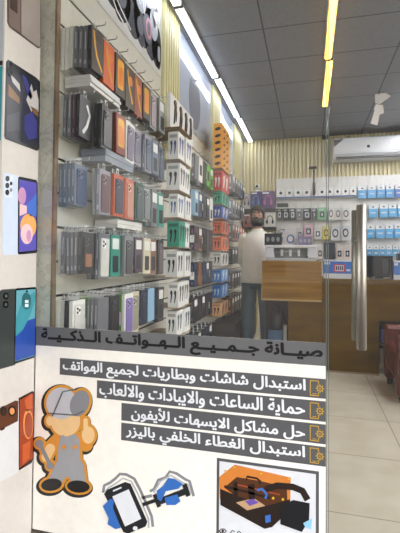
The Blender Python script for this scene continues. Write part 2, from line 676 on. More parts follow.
mb = MB()
for a, b, m, k in ((-.342, .037, 0, 1), (-.332, .026, 1, 2)):
    zt = .4215 - (.011 if k == 2 else 0)
    mb.box(a, b, lay(k), lay(k - 1) - .0001, .0135 if k == 1 else .0235, zt, m)
flat(mb, qk([(44, 82), (92, 44), (264, 84), (262, 168), (228, 200), (46, 150)]), 3, 2)
flat(mb, qk([(60, 114), (98, 82), (170, 94), (252, 114), (254, 164), (190, 174), (100, 146)]), 3.6, 11)
flat(mb, qk([(47, 118), (100, 140), (190, 170), (262, 150), (262, 178), (236, 208), (206, 236), (182, 240), (48, 168)]), 4, 3)
flat(mb, qk([(96, 160), (150, 146), (186, 170), (130, 184)]), 5, 4)
flat(mb, qk([(124, 156), (148, 148), (166, 160), (138, 170)]), 6, 5)
flat(mb, qk([(132, 106), (152, 102), (154, 150), (136, 152)]), 5, 3)
flat(mb, qk([(88, 98), (100, 96), (102, 146), (90, 146)]), 5, 3)
flat(mb, qk(stroke([(60, 110), (200, 146)], 7)), 5, 3)
flat(mb, qk(stroke([(96, 104), (230, 136)], 5)), 5, 6)
flat(mb, qk(stroke([(128, 92), (130, 80), (160, 86), (170, 94), (170, 104)], 6)), 5, 3)
flat(mb, qk(stroke([(186, 120), (222, 108), (270, 112), (300, 124), (316, 152)], 20)), 5, 3)
flat(mb, qk(stroke([(160, 122), (176, 118), (190, 134), (186, 148)], 7)), 6, 8)
flat(mb, qk([(234, 170), (272, 152), (322, 162), (320, 214), (298, 250), (232, 226)]), 6, 7)
flat(mb, qk([(180, 196), (206, 190), (208, 234), (184, 240)]), 7, 3)
flat(mb, qk([(185, 200), (202, 196), (203, 218), (187, 222)]), 8, 8)
flat(mb, qk([(302, 222), (330, 208), (326, 242), (308, 234)]), 8, 9)
flat(mb, qk(ell(210, 146, 4, 4)), 7, 10)
flat(mb, qk(ell(240, 150, 4, 4)), 7, 10)
for q in ([(60, 62), (66, 62)], [(88, 50), (94, 52)], [(254, 86), (262, 88)], [(170, 70), (176, 72)]):
    flat(mb, qk(stroke(q, 4)), 7, 10)
flat(mb, qk(stroke([(44, 248), (50, 242), (60, 242), (66, 248), (60, 254), (50, 254), (44, 248)], 3)), 3, 3)
flat(mb, qk(ell(55, 248, 4, 4)), 3, 3)
flat(mb, qk(stroke([(78, 256), (84, 246), (92, 250)], 3)), 3, 3)
flat(mb, qk(stroke([(98, 256), (104, 248), (112, 256)], 3)), 3, 3)
mb.build('machine_picture', [P((84, 84, 86), .55), P((226, 228, 231), .5), P((216, 132, 56), .5), P((38, 26, 20), .5), P((196, 160, 120), .5),
                             P((110, 84, 170), .5), P((150, 70, 36), .5), P((26, 27, 30), .45), P((60, 110, 190), .5), P((150, 205, 235), .5), P((230, 180, 50), .5), P((84, 46, 22), .5)], sign)

# ======================================================= poster pillar, left
PX = -1.16
pl = thing('poster_pillar', 'white advertising pillar with printed phones left of the shop glass', 'advertising pillar', (0, 0, -.04))
MB().box(-1.42, PX, 1.362, 1.588, 0, 3.0).build('body', P((200, 193, 184), .4), pl, bevel=.004)


def poster(name, polys, mats):
    mb = MB()
    for k, m, pts in polys:
        q = [onX(px, py, PX) for px, py in pts]
        mb.prism([(p.y, p.z + .04) for p in q], 'x', PX + .0004 + .0007 * (k - 1), PX + .0004 + .0007 * k, m)
    return mb.build(name, mats, pl)


poster('phone_poster', [(1, 0, [(7, -30), (7, 22), (9, 27), (38, 48.5), (41, 47), (41, -6)]),
                        (2, 1, [(8.5, -28), (8.5, 22), (10, 26), (20, 33), (20, -20)]),
                        (2, 2, [(21, -20), (21, 34), (38, 47), (40, 46), (40.2, -5)]),
                        (3, 3, [(9.5, -20), (9.5, 8), (17, 14), (17, -15)])],
       [P((70, 62, 58), .35), P((112, 96, 90), .35), P((150, 140, 134), .35), P((64, 50, 46), .3)])
poster('phone_poster', [(1, 0, [(6, 62), (8, 59.5), (36, 77.5), (40, 82), (39, 149), (37, 151), (5, 139), (4, 136)]),
                        (2, 1, [(7, 63), (20, 71), (19.5, 143), (5.5, 137)]),
                        (2, 2, [(21, 73), (36, 82), (38.5, 86), (38, 147), (21, 142)]),
                        (3, 3, ell(9.5, 72, 2.6, 5)), (3, 3, ell(10.5, 64, 1.5, 3)),
                        (3, 4, [(8, 84), (19, 98), (19, 104), (8, 96)]), (3, 6, [(10, 74), (19, 84), (20, 92), (12, 82)]), (3, 5, [(6, 116), (19, 112), (19, 130), (6, 132)]),
                        (3, 6, [(26, 100), (31, 84), (33, 92), (36, 90), (38, 100), (38, 112), (33, 108), (31, 112)]),
                        (3, 4, [(30, 106), (37, 110), (38, 117), (33, 113)]),
                        (3, 7, [(24, 116), (32, 112), (37, 124), (36, 138), (28, 140), (24, 130)]),
                        (3, 7, [(21, 74), (26, 78), (32, 96), (30, 100), (26, 92)])],
       [P((22, 22, 26), .3), P((40, 38, 44), .3), P((26, 28, 46), .3), P((16, 16, 18), .2), P((126, 90, 50), .3), P((58, 58, 64), .3), P((186, 180, 176), .3), P((52, 54, 122), .3)])
poster('phone_poster', [(1, 0, [(3, 175), (4, 172.5), (19, 176), (19, 254.5), (3, 255), (2, 252)]),
                        (2, 1, [(17.8, 178), (19, 176.5), (36, 180), (37.3, 183), (37, 251), (36, 253), (18.5, 254.5), (17.5, 253)]),
                        (3, 2, [(19, 179.5), (36, 183), (35.8, 250), (18.8, 252)]),
                        (2, 8, rrect(4.2, 12.6, 174.5, 198, 2)),
                        (3, 3, ell(7, 178.6, 2, 2.9)), (3, 3, ell(6.9, 185.5, 2, 2.9)), (3, 3, ell(6.8, 192.4, 2, 2.9)), (3, 3, ell(10.6, 183.5, 1.3, 1.9)), (3, 9, ell(10.6, 190, 1.3, 1.9)),
                        (4, 4, ell(21.5, 196, 4, 8.6)[0:28]), (4, 5, [(26, 205), (36, 193), (35.9, 216), (29, 216)]), (4, 6, ell(27.8, 226, 8, 12)), (5, 7, ell(26, 234, 6, 10)),
                        (6, 4, ell(28, 236, 2.4, 6)), (5, 7, [(19, 204), (26, 206), (26, 213), (19, 216)])],
       [P((196, 207, 222), .35), P((28, 28, 40), .25), P((86, 78, 170), .3), P((24, 24, 28), .2), P((196, 142, 178), .3), P((70, 110, 196), .3), P((230, 164, 90), .3), P((232, 190, 190), .3), P((206, 216, 228), .3), P((120, 122, 128), .3)])
poster('phone_poster', [(1, 0, [(-2, 292), (2, 289.5), (16, 288.5), (15, 365), (-3, 370)]),
                        (2, 1, [(15, 290), (16.5, 288.2), (35, 287), (36.3, 289), (35.3, 355), (34, 357.5), (14.5, 364), (13.5, 362)]),
                        (3, 2, [(16, 290.5), (35.2, 289), (34.2, 355.5), (14.6, 361.5)]),
                        (3, 3, ell(5.5, 296, 2.8, 3.6)), (3, 3, ell(5.3, 304.5, 2.8, 3.6)), (4, 7, ell(5.5, 296, 1.3, 1.8)), (4, 7, ell(5.3, 304.5, 1.3, 1.8)),
                        (4, 4, [(15, 336), (22, 322), (34.8, 318), (34.3, 355), (14.7, 361)]), (5, 5, [(15.5, 318), (22, 300), (34, 292), (35, 298), (30, 314), (22, 330), (15.3, 336)]),
                        (6, 6, ell(25.6, 301, 4.6, 8.6)), (7, 8, [(24, 300), (27.4, 300), (27.4, 303), (24, 303)]), (7, 8, [(24, 304), (27.4, 304), (27.4, 307), (24, 307)]), (7, 3, ell(26, 291.3, .9, 1.1))],
       [P((48, 54, 52), .35), P((20, 24, 26), .25), P((96, 160, 170), .3), P((20, 22, 24), .2), P((36, 70, 150), .3), P((60, 140, 150), .3), P((36, 96, 104), .3), P((70, 76, 76), .3), P((210, 225, 225), .3)])
poster('phone_poster', [(1, 0, [(-4, 412), (16, 401), (18.5, 400), (18.5, 472), (-4, 484)]),
                        (2, 1, [(18.5, 398), (32, 391), (34, 392.5), (33.2, 459), (31, 463), (18.5, 470.5)]),
                        (3, 2, [(19.2, 400), (31.8, 393), (33, 394.5), (32.4, 458), (19.2, 468)]),
                        (2, 3, [(-4, 410), (15, 400.5), (18, 401), (17.6, 421), (-4, 432)]),
                        (3, 4, ell(3, 411, 3.4, 5)), (3, 4, ell(11.5, 411, 4, 5.4)), (4, 5, ell(11.5, 411, 2.4, 3.4)), (4, 1, ell(3, 411, 2.0, 3)),
                        (4, 5, ell(27.6, 424, 5, 15)), (5, 6, ell(28, 425, 4, 12.6)), (4, 7, [(24, 400), (31, 394), (31.5, 408), (26, 412)]), (4, 7, [(22, 445), (30, 440), (29, 458), (22, 464)]), (3, 1, stroke([(0, 430), (4, 428)], 2))],
       [P((206, 206, 204), .35), P((46, 22, 16), .25), P((150, 62, 32), .3), P((84, 42, 26), .3), P((30, 20, 18), .2), P((216, 140, 84), .3), P((150, 66, 36), .3), P((190, 90, 48), .3)])
# poster on the pillar's street side
mb = MB()
fr = lambda x, y: onY(x, y, 1.362)
e = fr(5, 30)
for m, (ya, yb) in ((0, (-40, 60)), (1, (60.5, 65)), (2, (66, 140))):
    za, zb = fr(4, ya).z + .04, fr(4, yb).z + .04
    mb.box(-1.40, PX - .006, 1.3605, 1.3619, zb, za, m)
mb.build('street_side_poster', [P((176, 180, 186), .35), P((16, 17, 18), .3), P((26, 138, 152), .35)], pl)

# ================================================================== lights
M_led = emis('white_led', (240, 244, 255), 17)
M_led2 = emis('fill_led_front', (248, 248, 255), 52)  # this and the next two serve only the added fill strips
M_led4 = emis('fill_led_middle', (248, 248, 255), 120)
M_led3 = emis('fill_led_rear', (248, 248, 255), 112)
M_warm = emis('warm_led', (255, 190, 70), 14)
M_house = P((205, 206, 208), .4)


def strip(y0, y1, x, mat, label, w=.028, group='ceiling light strips'):
    t = thing('ceiling_light', label, 'light', (x, (y0 + y1) / 2, CZ), group)
    h = (y1 - y0) / 2 - .006
    MB().box(-w - .012, w + .012, -h, h, -.022, 0).build('housing', M_house, t, bevel=.003)
    MB().box(-w, w, -h + .01, h - .01, -.034, -.0225).build('diffuser', mat, t, bevel=.004)
    MB().box(-w - .008, w + .008, -h - .004, -h + .012, -.036, -.0005).build('end_cap', P((120, 122, 126), .4), t)
    MB().box(-w - .008, w + .008, h - .012, h + .004, -.036, -.0005).build('end_cap', P((120, 122, 126), .4), t)


strip(1.72, 3.06, -1.0, M_led, 'white strip light above the near bay, nearest of the wall row')
strip(3.07, 4.41, -1.0, M_led, 'white strip light above the middle bay, second of the wall row')
strip(4.42, 5.76, -.985, M_led, 'white strip light above the far bay, third of the wall row')
strip(5.77, 7.06, -.97, M_led, 'white strip light by the back wall, farthest of the wall row')
strip(2.92, 4.255, .18, M_warm, 'warm yellow ceiling strip light, the nearer of the yellow pair', .026)
strip(4.265, 5.60, .20, M_warm, 'warm yellow ceiling strip light, the farther of the yellow pair', .026)
for i, x in enumerate((1.42, 2.5)):  # right-hand rows: unseen strips added out of view to light the room
    for j, y in enumerate((2.3, 4.0, 5.7)):
        strip(y - .65, y + .65, x, (M_led2, M_led4, M_led3)[j], '%s added white fill light %s of the right hand side' % (('inner', 'outer')[i], ('near the door', 'at mid shop', 'near the back wall')[j]), .028, 'ceiling light strips')

# ============================================================= upper posters
# headphone poster above the near bay
M_post = P((206, 206, 204), .3)
ps = thing('headphone_poster', 'white poster with dark headphones above the near display bay', 'poster')
MB().box(WX, WX + .003, 1.90, 2.965, 2.56, CZ - .004).build('sheet', M_post, ps)
mb = MB()


def hp(pts, k, m):
    mb.prism(pts, 'x', WX + .003 + .0006 * (k - 1), WX + .003 + .0006 * k, m)


for (cy_, cz_, ry, rz, r) in ((2.14, 2.74, .13, .11, 0), (2.27, 2.76, .12, .16, -20), (2.42, 2.77, .13, .17, 20), (2.58, 2.79, .14, .18, 0), (2.74, 2.78, .13, .18, 0), (2.86, 2.76, .10, .16, 0), (2.90, 2.70, .055, .10, 0), (2.45, 2.98, .46, .15, 0)):
    hp(ell(cy_, cz_, ry, rz, r), 1, 0)
for (cy_, cz_, ry, rz, r, m) in ((2.40, 2.95, .10, .09, 0, 1), (2.56, 2.92, .09, .08, 30, 2), (2.80, 2.88, .08, .11, 0, 2), (2.68, 2.79, .08, .10, 0, 1), (2.26, 2.78, .07, .08, 20, 1), (2.15, 2.74, .05, .06, 20, 1), (2.91, 2.72, .03, .06, 0, 2), (2.55, 2.74, .05, .06, 0, 1), (2.70, 3.03, .09, .06, 0, 2)):
    hp(ell(cy_, cz_, ry, rz, r), 2, m)
hp(ell(2.70, 2.80, .05, .075), 3, 3)
hp(ell(2.70, 2.80, .032, .05), 4, 1)
for q in ([(2.02, 2.86), (2.12, 2.74), (2.26, 2.68), (2.40, 2.63)], [(2.06, 2.74), (2.2, 2.64), (2.42, 2.58)], [(2.50, 2.98), (2.54, 2.88), (2.58, 2.95), (2.62, 2.86)], [(2.76, 2.96), (2.80, 2.85), (2.83, 2.92), (2.87, 2.84)], [(2.6, 2.62), (2.8, 2.585), (2.95, 2.58)]):
    hp(stroke(q, .012), 5, 4)
mb.build('print', [P((44, 46, 58), .25), P((92, 94, 108), .25), P((168, 174, 190), .25), P((196, 120, 150), .25), P((236, 238, 240), .25)], ps)
# glossy boards above the middle and far bays
for (a, b, lab, (ey, ez)) in ((3.405, 4.635, 'glossy pale blue board with a grey oval above the middle bay', (3.93, 2.72)),
                              (5.105, 6.095, 'glossy pale blue board with a grey oval above the far bay', (5.5, 2.72))):
    g = thing('glossy_board', lab, 'wall board')
    MB().box(WX, WX + .004, a, b, 2.43, CZ - .004).build('sheet', P((188, 198, 216), .06, coat=.6, name='glossy_acrylic'), g)
    MB().prism(ell(ey, ez, .21, .27), 'x', WX + .004, WX + .005).build('oval_print', P((128, 132, 144), .12), g)

# ============================================================ hanging packs
CW = {'W': ('white', (232, 232, 226)), 'L': ('pale grey', (208, 208, 202)), 'G': ('grey', (112, 114, 120)), 'K': ('black', (40, 42, 47)),
      'O': ('orange', (196, 84, 36)), 'R': ('red brown', (128, 58, 44)), 'N': ('green', (92, 170, 58)), 'T': ('teal', (52, 142, 124)),
      'B': ('slate blue', (98, 112, 132)), 'D': ('navy', (44, 54, 78)), 'U': ('brown', (122, 84, 58)), 'P': ('purple', (76, 60, 74)),
      'C': ('coral', (206, 116, 92)), 'V': ('lilac grey', (150, 148, 160)), 'S': ('sky blue', (140, 178, 206)), 'E': ('dark green', (48, 84, 74)),
      'Y': ('cream', (206, 196, 168)), 'F': ('smoky clear', (140, 142, 142))}
M_gold = P((240, 190, 92), .25, .3)
M_amber = P((200, 110, 40), .3, .3)
M_clear = P((196, 202, 206), .12, trans=.62)
M_tab = P((200, 202, 202), .35)


def pack(code, w, h, t, style):
    """one pack in its own space: x out from the wall (0..t), y -w/2..w/2, hook axis at z = 0, body below"""
    body = MB()
    ztop = -.022
    body.box(0, t, -w / 2, w / 2, ztop - h, ztop)
    n0 = len(body.v)
    col = CW[code][1]
    mats = [P(col, .38), M_tab, M_gold, M_white, M_dark, M_amber]
    mt = min(.0012, t / 3)
    c = t / 2
    for (a, b, z0, z1) in ((-.014, -.006, ztop, .012), (.006, .014, ztop, .012), (-.006, .006, .0045, .012)):
        body.box(c - mt, c + mt, a, b, z0, z1, 1)
    zb = ztop - h
    if code in 'GKBDPEUV':        # pale print running along the spine
        lc = tuple(min(255, int(v * 1.25 + 34)) for v in col)
        mats.append(P(lc, .4))
        body.box(t * .38, t * .62, -w / 2 - .0006, -w / 2 - .0001, zb + h * .45, zb + h * .86, 6)
        body.box(t * .3, t * .7, -w / 2 - .0006, -w / 2 - .0001, zb + h * .1, zb + h * .2, 6)
    if style == 'gold':
        q = [(-w * .30, zb + h * .92), (-w * .22, zb + h * .6), (-w * .05, zb + h * .36), (w * .2, zb + h * .2), (w * .38, zb + h * .1)]
        body.prism(stroke(q, .011), 'x', t, t + .0006, 2)
        body.prism(rrect(-w * .16, w * .34, zb + h * .74, zb + h * .9, .005), 'x', t, t + .0004, 4)
    elif style == 'goldphone':
        body.prism(rrect(-w * .3, w * .32, zb + h * .18, zb + h * .9, .012), 'x', t, t + .0005, 2)
        body.prism(rrect(-w * .2, w * .22, zb + h * .26, zb + h * .72, .008), 'x', t + .0005, t + .0009, 5)
    elif style == 'amber':
        body.prism(stroke([(-w * .25, zb + h * .9), (-w * .05, zb + h * .5), (w * .3, zb + h * .15)], .014), 'x', t, t + .0006, 2)
        body.prism(ell(w * .12, zb + h * .68, w * .2, h * .12, 20), 'x', t, t + .0005, 5)
    elif style == 'swirl':
        body.prism(stroke([(-w * .2, zb + h * .12), (w * .1, zb + h * .32), (w * .3, zb + h * .62), (w * .05, zb + h * .84)], .017), 'x', t, t + .0006, 3)
    elif style == 'label':
        body.prism(rrect(-w * .34, w * .34, zb + h * .66, zb + h * .92, .004), 'x', t, t + .0005, 3)
        body.prism(rrect(-w * .3, w * .3, zb + h * .1, zb + h * .5, .008), 'x', t, t + .0005, 4)
    elif style == 'strip':
        body.prism(rrect(-w * .3, w * .3, zb + h * .28, zb + h * .72, .005), 'x', t, t + .0005, 4)
        body.box(0, t, -w / 2 - .0006, -w / 2 - .0001, zb + h * .3, zb + h * .6, 3)
    return body, mats


def case_parts(parent, w, h, t, case, cam=True, motif=None):
    """a phone case lying in the front window of a pack, with its camera island and lenses"""
    zb = -.022 - h
    c = MB().prism(rrect(-w * .37, w * .37, zb + h * .07, zb + h * .9, .012), 'x', t, t + .006, 0, True)
    if motif:
        c.prism(rrect(-w * .25, w * .28, zb + h * .2, zb + h * .5, .006), 'x', t + .006, t + .0064, 1)
    c = c.build('phone_case', [P(case, .3), P(motif or case, .4)], parent)
    if cam:
        i = MB().prism(rrect(-w * .32, -w * .02, zb + h * .68, zb + h * .87, .006), 'x', t + .006, t + .009)
        for (a, b) in ((-.25, .82), (-.25, .73), (-.1, .775)):
            i.prism(ell(w * a, zb + h * b, .0065, .0065, 0, 14), 'x', t + .009, t + .0105, 1)
        i.build('camera_cutout', [P(tuple(min(255, v + 45) for v in case), .35), M_black], c)


ROWN = ['top row', 'second row', 'third row', 'fourth row', 'fifth row', 'sixth row']
hook_n = 0


def stack(bay, ri, si, yc, zh, codes, style='plain', case=None, w=.112, h=.192, t=.0215, x0=None, cam=True, motif=None):
    """packs threaded one behind the other on one hook of the left wall"""
    global hook_n
    x = WX + .012 if x0 is None else x0
    n = len(codes)
    grp = 'phone case packs of the ' + bay
    for i, cch in enumerate(codes):
        front = i == n - 1
        body, mats = pack(cch, w - random.uniform(0, .006), h - random.uniform(0, .008), t - .0045, style if front else ('strip' if cch in 'WNT' else 'plain'))
        if front:
            lab = '%s phone case pack at front of %s hook, %s of %s' % (CW[cch][0], ORD[si], ROWN[ri], bay)
        else:
            lab = '%s phone case pack, %s from wall on %s hook, %s of %s' % (CW[cch][0], ORD[i], ORD[si], ROWN[ri], bay)
        loc = (x, yc + random.uniform(-.003, .003), zh)
        if front and case:
            r = thing('hanging_phone_case', lab, 'phone case', loc, grp)
            body.build('box', mats, r)
            case_parts(r, w - .006, h, t - .0045, case, cam, motif)
        else:
            o = body.build('hanging_phone_case', mats)
            o.location = loc
            tag(o, lab, 'phone case', grp)
        for q_ in [ob for ob in (r if front and case else o,)]:
            q_.rotation_euler = (math.radians(random.uniform(-2.2, 2.2)), 0, 0)
        x += t
    # the hook
    e = x + .03
    o = MB().tube([(WX - .002, yc, zh), (e, yc, zh), (e + .004, yc, zh + .003), (e + .006, yc, zh + .014)], .0026, 0, 8).build('display_hook', M_steel)
    tag(o, 'thin steel hook carrying %s stack, %s of %s' % (ORD[si], ROWN[ri], bay), 'hook', 'display hooks of the ' + bay)


YA = [1.702 + .126 * k for k in range(8)]
ZA = [2.255, 1.945, 1.635, 1.325, 1.015]
A = 'near bay'
RA = [
    [('WWLGGGK', 'gold', None), ('KO', 'amber', None), ('KKKKK', 'goldphone', None), ('KKK', 'amber', None), ('KR', 'amber', None), ('KKK', 'goldphone', None), ('FF', 'label', (150, 140, 150)), ('GF', 'label', None)],
    [('LGGPK', 'swirl', None), ('FKK', 'plain', (60, 60, 60)), ('UUR', 'goldphone', None), ('NTW', 'label', (120, 110, 130)), ('VVV', 'plain', (120, 118, 135)), ('BBV', 'plain', (90, 100, 120)), ('BDB', 'label', None), ('FBG', 'plain', (84, 92, 110))],
    [('BBBB', 'plain', (44, 66, 106)), ('FV', 'plain', (96, 66, 72)), ('GO', 'plain', (52, 60, 80)), ('FC', 'plain', (196, 140, 120)), ('GFE', 'plain', (70, 84, 84)), ('EWG', 'label', (120, 126, 126)), ('TVG', 'label', None), ('WFT', 'label', None)],
    [('WGGGGK', 'plain', (30, 32, 36)), ('GKG', 'plain', (218, 216, 208)), ('GT', 'label', None), ('GGGF', 'plain', (90, 86, 88)), ('GKP', 'label', None), ('WNWY', 'label', None), ('UYU', 'label', None), ('GFK', 'plain', (90, 80, 84))],
    [('WLKW', 'plain', (214, 213, 208)), ('NNGGG', 'plain', None), ('GKK', 'plain', (40, 42, 48)), ('TNW', 'label', (126, 110, 168)), ('FFY', 'plain', (150, 146, 130)), ('DDDD', 'plain', (40, 50, 72)), ('DDS', 'plain', None), ('KDK', 'label', None)],
]
for ri, row in enumerate(RA):
    for si, (codes, style, case) in enumerate(row):
        tt = .0225 if ri == 0 else .021
        motif = (150, 104, 74) if (ri == 3 and si == 0) else None
        stack(A, ri, si, YA[si], ZA[ri], codes, style, case, t=tt, motif=motif, h=.196 if si == 0 else random.uniform(.205, .235),
              x0=WX + .005 if si == 0 else max(WX + .005, -.945 + random.uniform(-.012, .012) - tt * len(codes)))

YB = [3.47 + .142 * k for k in range(5)]
ZB = [2.10, 1.79, 1.48, 1.17, .86, .55]
Bb = 'middle bay'
RB = [['KNG', 'KEW', 'GWK', 'EKN', 'KGN'], ['WKS', 'LKD', 'KGK', 'KVK', 'GYW'], ['GKP', 'YWU', 'KGK', 'EGK', 'GLK'], ['DDD', 'PWU', 'YWD', 'KGD', 'KVK'], ['KKK', 'KDK', 'GKK', 'KKK', 'KGK'], ['WKK', 'DKK', 'KGK', 'KKD', 'KKK']]
for ri, row in enumerate(RB):
    for si, codes in enumerate(row):
        stack(Bb, ri, si, YB[si], ZB[ri], codes, random.choice(['label', 'plain', 'strip']), w=.128, h=.215, t=.042, x0=WX + .035)

YC = [5.2 + .2 * k for k in range(5)]
ZC = [2.25, 1.94, 1.63, 1.32, 1.01, .70]
Cc = 'far bay'
RC = [['GV', 'VG', 'KG', 'GB', 'VK'], ['EV', 'GV', 'TG', 'GK', 'VG'], ['CG', 'GC', 'RV', 'KC', 'VC'], ['GK', 'VK', 'KG', 'KK', 'GK'], ['KG', 'GK', 'KK', 'KG', 'GK'], ['KU', 'KK', 'GK', 'UK', 'KK']]
for ri, row in enumerate(RC):
    for si, codes in enumerate(row):
        stack(Cc, ri, si, YC[si], ZC[ri], codes, 'label', w=.15, h=.2, t=.075, x0=WX + .03)

for i in range(5):
    o = MB().box(-1.08, -.80 + .02 * (i % 2), 4.66 + .38 * i, 5.02 + .38 * i, 0, .44 - .03 * (i % 3)).build('floor_carton', P(((48, 42, 40), (62, 50, 42), (40, 42, 48), (70, 58, 48), (46, 44, 46))[i], .55), bevel=.004)
    tag(o, 'dark carton on the floor under the far bay, %s from the street' % ORD[i], 'box', 'dark cartons on the floor')

# --------------------- cartons lying on the hooks of the near bay
def carton(x0, x1, y0, y1, z0, z1, c, label, cat='box', group=None, name='flat_box', bev=.002):
    o = MB().box(x0, x1, y0, y1, z0, z1).build(name, P(c, .4), bevel=bev)
    return tag(o, label, cat, group)


for i in range(3):
    carton(-1.085, -.955 + .006 * (i % 2), 1.665, 1.97, 1.965 + .018 * i, 1.982 + .018 * i, (214, 214, 212), 'flat white box lying on hooks above second row of near bay, %s of its pile' % ('bottom', 'middle', 'top')[i], group='flat boxes lying on hooks')
for i in range(2):
    carton(-1.08, -.945, 1.80, 2.13, 1.653 + .032 * i, 1.684 + .032 * i, (134, 142, 154), 'slate grey box lying on hooks above third row of near bay, %s of its pile' % ('bottom', 'top')[i], group='flat boxes lying on hooks')
for i in range(2):
    carton(-1.08, -.95, 1.95, 2.27, 1.342 + .022 * i, 1.363 + .022 * i, (220, 219, 212), 'flat white box lying on hooks above fourth row of near bay, %s of its pile' % ('bottom', 'top')[i], group='flat boxes lying on hooks')

# --------------------- earphone cartons on little shelves at the bay ends
M_shelf = wood_mat('shelf_board', (148, 124, 92), (170, 146, 110), (4, 4, 30))


def ear_box(x0, x1, y0, y1, z0, z1, c, prints, label, cat, group, name='earphone_box'):
    """carton with dark product pictures on the face towards the shop and on its near side"""
    mb = MB().box(x0, x1, y0, y1, z0, z1)
    h, w = z1 - z0, y1 - y0
    m2 = P(prints, .35)
    for k in range(2 if h < .4 else 0):
        yc = y0 + w * (.3 + .4 * k)
        mb.prism(ell(yc, z0 + h * .74, w * .15, h * .11, 20), 'x', x1, x1 + .0006, 1)
        mb.prism(cap2((yc + w * .03, z0 + h * .66), (yc - w * .06, z0 + h * .26), w * .10, w * .06), 'x', x1, x1 + .0005, 1)
    elif_side = h < .4
    if elif_side:
        d = x1 - x0
        mb.box(x0 + d * .12, x0 + d * .88, y0 - .0006, y0 - .0001, z0 + h * .78, z0 + h * .9, 2)
        for k in range(2):
            xc = x0 + d * (.32 + .36 * k)
            mb.prism(ell(xc, z0 + h * .58, d * .11, h * .1), 'y', y0 - .0006, y0, 1)
            mb.prism(cap2((xc + d * .03, z0 + h * .5), (xc - d * .05, z0 + h * .2), d * .07, d * .04), 'y', y0 - .0005, y0, 1)
    if z1 - z0 > .4:
        for k in range(6):
            zc_ = z0 + h * (.1 + .155 * k)
            for q in (.3, .72):
                mb.prism(ell(y0 + w * q, zc_, w * .15, h * .028, 15), 'x', x1, x1 + .0009, 1)
            mb.prism(ell((x0 + x1) / 2, zc_, (x1 - x0) * .34, h * .035, 15), 'y', y0 - .0009, y0, 1)
    o = mb.build(name, [P(c, .4), m2, P(tuple(int(v * .72) for v in c), .4)])
    return tag(o, label, cat, group)


def shelf(x1, y0, y1, z, label, c=None):
    s = thing('display_shelf', label, 'shelf', (0, 0, 0), 'small display shelves')
    MB().box(WX + .0005, x1 + .004, y0, y1, z - .006, z).build('board', M_shelf, s, bevel=.001)
    for yy in (y0 + .02, y1 - .03):
        MB().prism([(WX + .0005, z - .0062), (x1 - .02, z - .0062), (WX + .0005, z - .0185)], 'y', yy, yy + .004).build('bracket', M_steel, s)


EB = [(2.30, 2.075), (2.045, 1.855), (1.83, 1.645), (1.62, 1.46), (1.435, 1.26), (1.23, 1.055), (1.02, .85), (.825, .66)]
for i, (zt, zb) in enumerate(EB):
    shelf(-.845, 2.655, 2.96, zb, 'small wooden shelf holding %s pair of earphone cartons, near bay end' % ORD[i])
    for j in range(2 if i else 0):
        c = (226, 225, 222) if not (i == 4 and j == 0) else (60, 150, 124)
        pr = [(40, 38, 42), (64, 76, 130), (48, 44, 60), (60, 96, 150), (44, 42, 46), (52, 46, 50), (40, 40, 44), (44, 70, 80)][i]
        ear_box(-.92 - .01 * (i % 3), -.845 - .012 * ((i + j) % 2), 2.665 + .146 * j, 2.806 + .146 * j, zb + .0005, zt, c, pr,
                '%s earphone carton on %s shelf from top, %s, near bay end' % ('green' if c[0] == 60 else 'white', ORD[i], ('nearer one', 'farther one')[j]), 'earphone box', 'earphone cartons at the bay end')

# upright card of hanging earphones above those cartons
cdp = thing('display_card', 'white upright display card with black earphones, top of near bay end', 'display card')
MB().box(-.93, -.905, 2.63, 3.2, 2.0755, 2.305).build('card', P((222, 222, 220), .4), cdp)
for k in range(4):
    yy = 2.73 + .13 * k
    e_ = MB().prism(ell(yy, 2.262, .026, .022), 'x', -.9048, -.899)
    e_.prism(cap2((yy + .01, 2.24), (yy - .022, 2.12), .02, .007), 'x', -.9048, -.8985)
    e_.prism(stroke([(yy + .02, 2.275), (yy + .035, 2.2), (yy + .02, 2.14)], .007), 'x', -.9048, -.9)
    e_.build('earphone', P((42, 38, 36), .35), cdp)
EC = [(2.12, 2.59, (226, 160, 70), (40, 36, 40), 'orange'), (1.885, 2.09, (190, 64, 62), (220, 216, 212), 'red'), (1.745, 1.87, (60, 158, 128), (40, 52, 50), 'green'), (1.60, 1.725, (52, 86, 160), (200, 200, 204), 'blue'),
      (1.44, 1.56, (206, 92, 48), (60, 40, 36), 'orange'), (1.26, 1.40, (212, 104, 60), (70, 46, 40), 'orange'), (1.10, 1.235, (206, 204, 200), (30, 30, 34), 'white'), (.93, 1.06, (58, 116, 178), (180, 200, 220), 'blue'), (.77, .90, (52, 110, 176), (180, 200, 220), 'blue'), (.58, .71, (196, 150, 110), (70, 50, 44), 'tan')]
for i, (zb, zt, c, pr, cw) in enumerate(EC):
    shelf(-.875, 4.2, 4.61, zb, 'small wooden shelf under %s carton, far end of middle bay' % ORD[i])
    ear_box(-.97, -.875, 4.21, 4.60, zb + .0005, zt, c, pr, '%s accessory carton on %s shelf from top, far end of middle bay' % (cw, ORD[i]), 'accessory box', 'accessory cartons of the middle bay')

# ================================================================= back wall
board = thing('display_board', 'white slatted display board on the back wall', 'display board')
a = onY(276, 179, BY - .05)
mb = MB()
mb.box(a.x, RX - .02, BY - .05, BY - .023, .3, a.z, 0)
M_board = P((222, 221, 216), .4)
mb.build('panel', [M_board], board)
FY = BY - .05


